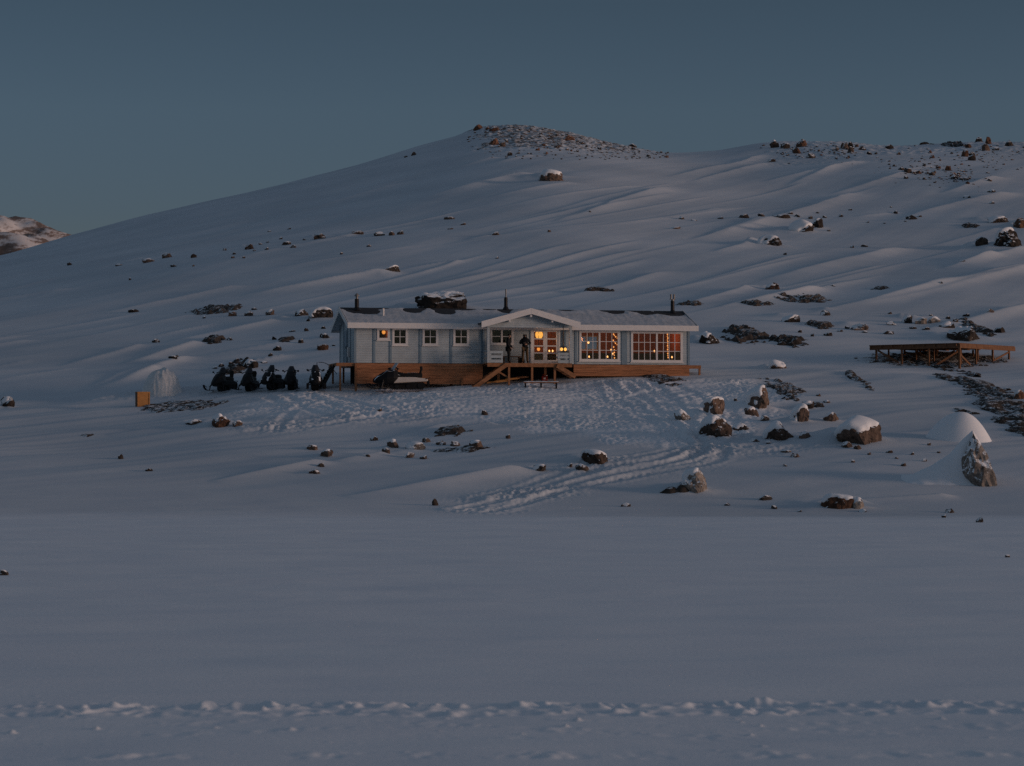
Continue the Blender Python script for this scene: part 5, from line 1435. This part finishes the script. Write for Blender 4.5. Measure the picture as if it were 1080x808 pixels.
LEDGES = [  # px, row(foot), w, h, slant, material, label, category, name, amp
 (221, 332, 54, 9, 0.0, 'slab', 'long arched dark ledge showing through the snow above the snowmobiles', 'rock ledge', 'rock_ledge', .3),
 (220, 363, 24, 7, 0, 'slab', 'short dark ledge of broken rock below the arched ledge', 'rock ledge', 'rock_ledge', .35),
 (299, 361.5, 18, 5, 0, 'slab', 'small thin ledge on the slope between the snowmobiles and the cabin roof', 'rock ledge', 'rock_ledge', .25),
 (242, 395, 30, 14, 0, 'slab', 'broken dark rock outcrop right behind the leftmost snowmobile', 'rock ledge', 'rock_ledge', .3),
 (635, 308, 36, 3, .35, 'slab', 'thin dark ledge on the hillside above the porch gable', 'rock ledge', 'rock_ledge', .25),
 (854, 320, 54, 8, .35, 'slab', 'long thin dark ledge right of the cabin, upper right of the two in line', 'rock ledge', 'rock_ledge', .32),
 (803, 323, 34, 5, .35, 'slab', 'short thin dark ledge in line with the longer one, nearer the cabin', 'rock ledge', 'rock_ledge', .28),
 (730, 323, 30, 5, .35, 'slab', 'thin dark ledge just above the right end of the cabin roof', 'rock ledge', 'rock_ledge', .28),
 (930, 306, 20, 3, .35, 'slab', 'faint small ledge alone on the right hillside', 'rock ledge', 'rock_ledge', .2),
 (793, 363, 50, 17, 0.1, 'slab', 'broad dark layered ledge with snow bands right of the shaggy boulder', 'rock ledge', 'rock_ledge', .42),
 (834, 367, 38, 12, .2, 'slab', 'brownish grassy ledge right below the broad layered one', 'rock ledge', 'rock_ledge', .34),
 (866, 347, 30, 7, 0, 'slab', 'small dark ledge above the brownish grassy one', 'rock ledge', 'rock_ledge', .3),
 (1041, 354, 26, 14, -.4, 'slab', 'slanting slab ledge behind the right side of the timber platform', 'rock ledge', 'rock_ledge', .3),
 (1027, 241, 20, 5, .4, 'slab', 'narrow dark ledge left of the rock cluster at the right edge of the hillside', 'rock ledge', 'rock_ledge', .3),
 (1005, 151.5, 22, 5, 0, 'slab', 'flat dark ledge on the right-hand skyline', 'rock ledge', 'rock_ledge', .6),
 (1015, 155, 30, 4, 0, 'slab', 'second dark ledge just under the skyline at the right', 'rock ledge', 'rock_ledge', .5),
 (975, 152, 20, 5, 0, 'slab', 'left dark ledge on the right-hand skyline', 'rock ledge', 'rock_ledge', .5),
 (477, 462, 38, 10, 0, 'slab', 'dark low outcrop topping the group of stones below the cabin', 'rock ledge', 'rock_ledge', .30),
 (487, 477.5, 60, 6, 0, 'heath', 'flat streak of bare brown ground below the group of stones', 'bare ground', 'bare_ground', .10),
 (182, 435, 86, 13, 0, 'heath', 'wide patch of bare dark ground beside the plywood crate', 'bare ground', 'bare_ground', .12),
 (91, 461, 26, 5, 0, 'heath', 'small thin patch of bare ground on the open snow at the left', 'bare ground', 'bare_ground', .09),
 (704, 406, 38, 12, -.2, 'heath', 'patch of bare dark ground in front of the right end of the cabin', 'bare ground', 'bare_ground', .16),
 (836, 420, 40, 18, -.1, 'heath', 'large patch of dark heather above the boulder field', 'bare ground', 'bare_ground', .2),
 (866, 431, 14, 8, 0, 'heath', 'small heather patch right beside the dark boulder of the field', 'bare ground', 'bare_ground', .16),
 (915, 411, 15, 20, -.7, 'heath', 'slanting streak of bare ground left below the timber platform', 'bare ground', 'bare_ground', .2),
 (1021, 437, 30, 5, -.3, 'heath', 'single dark streak of bare ground above the smooth snow dome', 'bare ground', 'bare_ground', .14),
 (713, 520, 30, 6, 0, 'slab', 'dark flat ledge left of the pointed speckled boulder', 'rock ledge', 'rock_ledge', .2),
]

def place_band(pts, label, seed, amp=.26, mk='slab'):
    # one sheet of bare rock following a line on the slope
    P = [at(a, b) + (w,) for a, b, w in pts]
    n = 130; k = 26
    t = np.linspace(0, len(P) - 1, n); idx = np.arange(len(P))
    cx = np.interp(t, idx, [p[0] for p in P]); cy = np.interp(t, idx, [p[1] for p in P]); hw = np.interp(t, idx, [p[3] for p in P])
    dx = np.gradient(cx); dy = np.gradient(cy); L = np.hypot(dx, dy)
    v = np.linspace(-1, 1, k)
    X = cx[None] + (-dy / L)[None] * v[:, None] * hw[None]; Y = cy[None] + (dx / L)[None] * v[:, None] * hw[None]
    s_ = np.linspace(0, 1, n)[None] * 2 - 1
    nn = pn(X / 1.0, Y / 1.4, 400 + seed) * .6 + pn(X / .4, Y / .5, 401 + seed) * .45 + pn(X / 2.5, Y / 4, 402 + seed) * .6
    Z = full_h(X, Y) + np.minimum(amp * (nn * 1.2 + .52 - 1.1 * np.abs(v[:, None]) ** 2.4 - .9 * np.abs(s_) ** 8), amp * .8)
    x0, y0 = float(cx[n // 2]), float(cy[n // 2]); z0 = gz(x0, y0)
    o = link(bpy.data.objects.new('rock_ledge', grid_mesh('rock_ledge', X - x0, Y - y0, Z - z0, M[mk], True))); o.location = (x0, y0, z0)
    return tag(o, label, 'rock ledge')

def build_rocks():
    place_band([(984, 394, .7), (1003, 399, 1.1), (1022, 405, 1.3), (1042, 414, 1.5), (1058, 426, 1.7), (1070, 438, 1.8), (1082, 450, 1.8), (1095, 462, 1.6)], 'long dark band of bare rock running from the timber platform to the right edge', 1)
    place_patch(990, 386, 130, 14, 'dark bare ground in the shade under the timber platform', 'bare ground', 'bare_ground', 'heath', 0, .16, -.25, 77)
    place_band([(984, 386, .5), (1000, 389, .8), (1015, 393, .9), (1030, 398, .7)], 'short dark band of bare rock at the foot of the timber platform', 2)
    for px, row, w, h, mk, cap, lab in BOULDERS:
        place_rock(px, row, w, h, lab, 'boulder', mk, None, cap)
    for lab, grp, mk, pts in STONES:
        for px, row, w, h in pts:
            place_rock(px, row, w * 1.1, h * 1.1, lab, 'stone', mk, grp)
    # scattered rubble on the summit and the right-hand crest
    rg = random.Random(11)
    def scatter(n, fn, lab, grp, wr):
        k = 0
        while k < n:
            p = fn(rg)
            if p is None: continue
            w = wr[0] + (wr[1] - wr[0]) * rg.random() ** 2.2
            place_rock(p[0], p[1], w, w * rg.uniform(.5, .85), lab, 'stone', rg.choice(['rock', 'rock', 'rock_dark', 'rock_red']), grp); k += 1
    def top(px): return float(np.interp(px, SKY_PX, SKY_ROW))
    def summit(r):
        px = r.uniform(492, 705); t = top(px); lo = np.interp(px, [492, 520, 600, 640, 705], [150, 166, 168, 168, 166])
        return px, t + 1 + (lo - t) * r.random() ** .9
    scatter(62, summit, 'small stone in the rubble covering the summit', 'stones in the summit rubble', (2.5, 6))
    def crest(r):
        px = r.uniform(806, 1082); t = top(px); 
        c = [(845, 160, 35, 9), (890, 160, 30, 8), (1015, 180, 45, 12), (1040, 165, 40, 10), (960, 172, 40, 12), (1000, 187, 30, 6)]
        q = r.choice(c); px = r.gauss(q[0], q[2] * .6); row = r.gauss(q[1], q[3] * .6)
        return (px, row) if 800 < px < 1085 and row > t + 1 else None
    scatter(86, crest, 'small stone scattered along the right-hand crest of the hill', 'stones along the right-hand crest', (3.2, 11))
    vs = []; fs = []; mi = []
    shapes = [rock_geo(900 + k, 1, 6, .2) for k in range(6)]
    for n_, fn in ((260, summit), (330, crest)):
        k = 0
        while k < n_:
            p = fn(rg)
            if p is None: continue
            x, y, z = at(*p); s_ = y / F; a = rg.uniform(1.0, 3.2) * s_ / 2
            co, _, fc = rg.choice(shapes); c_, q_ = math.cos(k * 2.4), math.sin(k * 2.4); o_ = len(vs); hz = a * rg.uniform(.5, .9)
            vs += [(x + (c.x * c_ - c.y * q_) * a, y + (c.x * q_ + c.y * c_) * a * .8, z + c.z * hz + hz * .3) for c in co]
            fs += [tuple(i + o_ for i in f) for f in fc]; k += 1
    me = bpy.data.meshes.new('rubble'); me.from_pydata(vs, [], fs); me.materials.append(M['rock'])
    tag(link(bpy.data.objects.new('rubble', me)), 'fine stony rubble strewn over the summit and the right-hand crest', 'rubble', None, 'stuff')
    for i, (px, row, w, h, sl, mk, lab, cat, nm, amp) in enumerate(LEDGES):
        if amp == 0: continue
        place_patch(px, row, w, h, lab, cat, nm, mk, sl, amp * 1.15, .12, i, 1.0)

# ------------------------------------------------------------------ light, sky, camera
def build_world():
    w = bpy.data.worlds.new('World'); scene.world = w; w.use_nodes = True
    nt = w.node_tree; bg = nt.nodes['Background']
    sk = nt.nodes.new('ShaderNodeTexSky'); sk.sky_type = 'NISHITA'; sk.sun_disc = False
    sk.sun_elevation = SUN_EL
    sk.sun_rotation = math.atan2(SUN_DIR.x, SUN_DIR.y)
    sk.altitude = 200; sk.air_density = 1.0; sk.dust_density = .4; sk.ozone_density = 3.0
    hs = nt.nodes.new('ShaderNodeHueSaturation'); hs.inputs['Saturation'].default_value = SKY_SAT
    nt.links.new(sk.outputs[0], hs.inputs['Color'])
    # dusk sky: paler overhead than the band above the hills
    tc = nt.nodes.new('ShaderNodeTexCoord'); sp = nt.nodes.new('ShaderNodeSeparateXYZ'); nt.links.new(tc.outputs['Generated'], sp.inputs[0])
    rp = ramp(nt, sp.outputs[2], SKY_RAMP)
    mu = nt.nodes.new('ShaderNodeVectorMath'); mu.operation = 'SCALE'; mu.inputs['Scale'].default_value = 4.4; nt.links.new(rp.outputs[0], mu.inputs[0])
    mx = nt.nodes.new('ShaderNodeMix'); mx.data_type = 'RGBA'; mx.blend_type = 'MULTIPLY'; mx.inputs[0].default_value = 1
    nt.links.new(mu.outputs[0], mx.inputs[7]); nt.links.new(hs.outputs[0], mx.inputs[6]); nt.links.new(mx.outputs[2], bg.inputs['Color'])
    bg.inputs['Strength'].default_value = SKY_STR
    s = bpy.data.lights.new('sun', 'SUN'); s.energy = SUN_STR; s.angle = rad(13); s.color = SUN_COL
    o = bpy.data.objects.new('sun', s); COL.objects.link(o)
    o.rotation_euler = SUN_DIR.to_track_quat('Z', 'Y').to_euler(); o.location = (60, -40, 40)

SKY_STR = .074; SKY_SAT = 1.0; SUN_STR = 1.55;
SKY_RAMP = [(0, (.210, .190, .262)), (.085, (.220, .197, .260)), (.125, (.250, .211, .243)), (.165, (.230, .186, .196)), (.30, (.72, .432, .34)), (.6, (.99, .56, .39))];  SUN_COL = (1.0, .70, .55)

def build_camera():
    cam = bpy.data.cameras.new('camera'); cam.sensor_width = 36; cam.lens = 36 * F / 1080
    cam.clip_start = .5; cam.clip_end = 12000
    cam.dof.use_dof = True; cam.dof.focus_distance = 160; cam.dof.aperture_fstop = 2.8
    o = bpy.data.objects.new('camera', cam); COL.objects.link(o)
    o.location = (0, 0, CAM_Z); o.rotation_euler = (math.pi / 2 + PITCH, 0, 0)
    scene.camera = o

scene.view_settings.view_transform = 'Standard'
scene.view_settings.look = 'None'
scene.view_settings.exposure = 0
scene.view_settings.gamma = 1
scene.view_settings.use_curve_mapping = False
scene.render.engine = 'CYCLES'
scene.cycles.max_bounces = 6; scene.cycles.transparent_max_bounces = 12
scene.cycles.use_denoising = False
scene.cycles.sample_clamp_indirect = 0.6

for _b in BOULDERS:
    if _b[2] >= 11 and _b[1] > 160:
        _x, _y, _z = bhit(_b[0], _b[1]); ROCKBUMP.append((_x, _y + _b[2] * _y / F * .4, _b[2] * _y / F, _b[3] * _y / F))
build_world()
build_camera()
build_ground()
build_far()
cab, cd = build_cabin()
build_lights(cd)
build_front_bits()
build_people(cd)
build_snowmobiles()
build_platform()
build_crate()
build_mounds()
build_rocks()
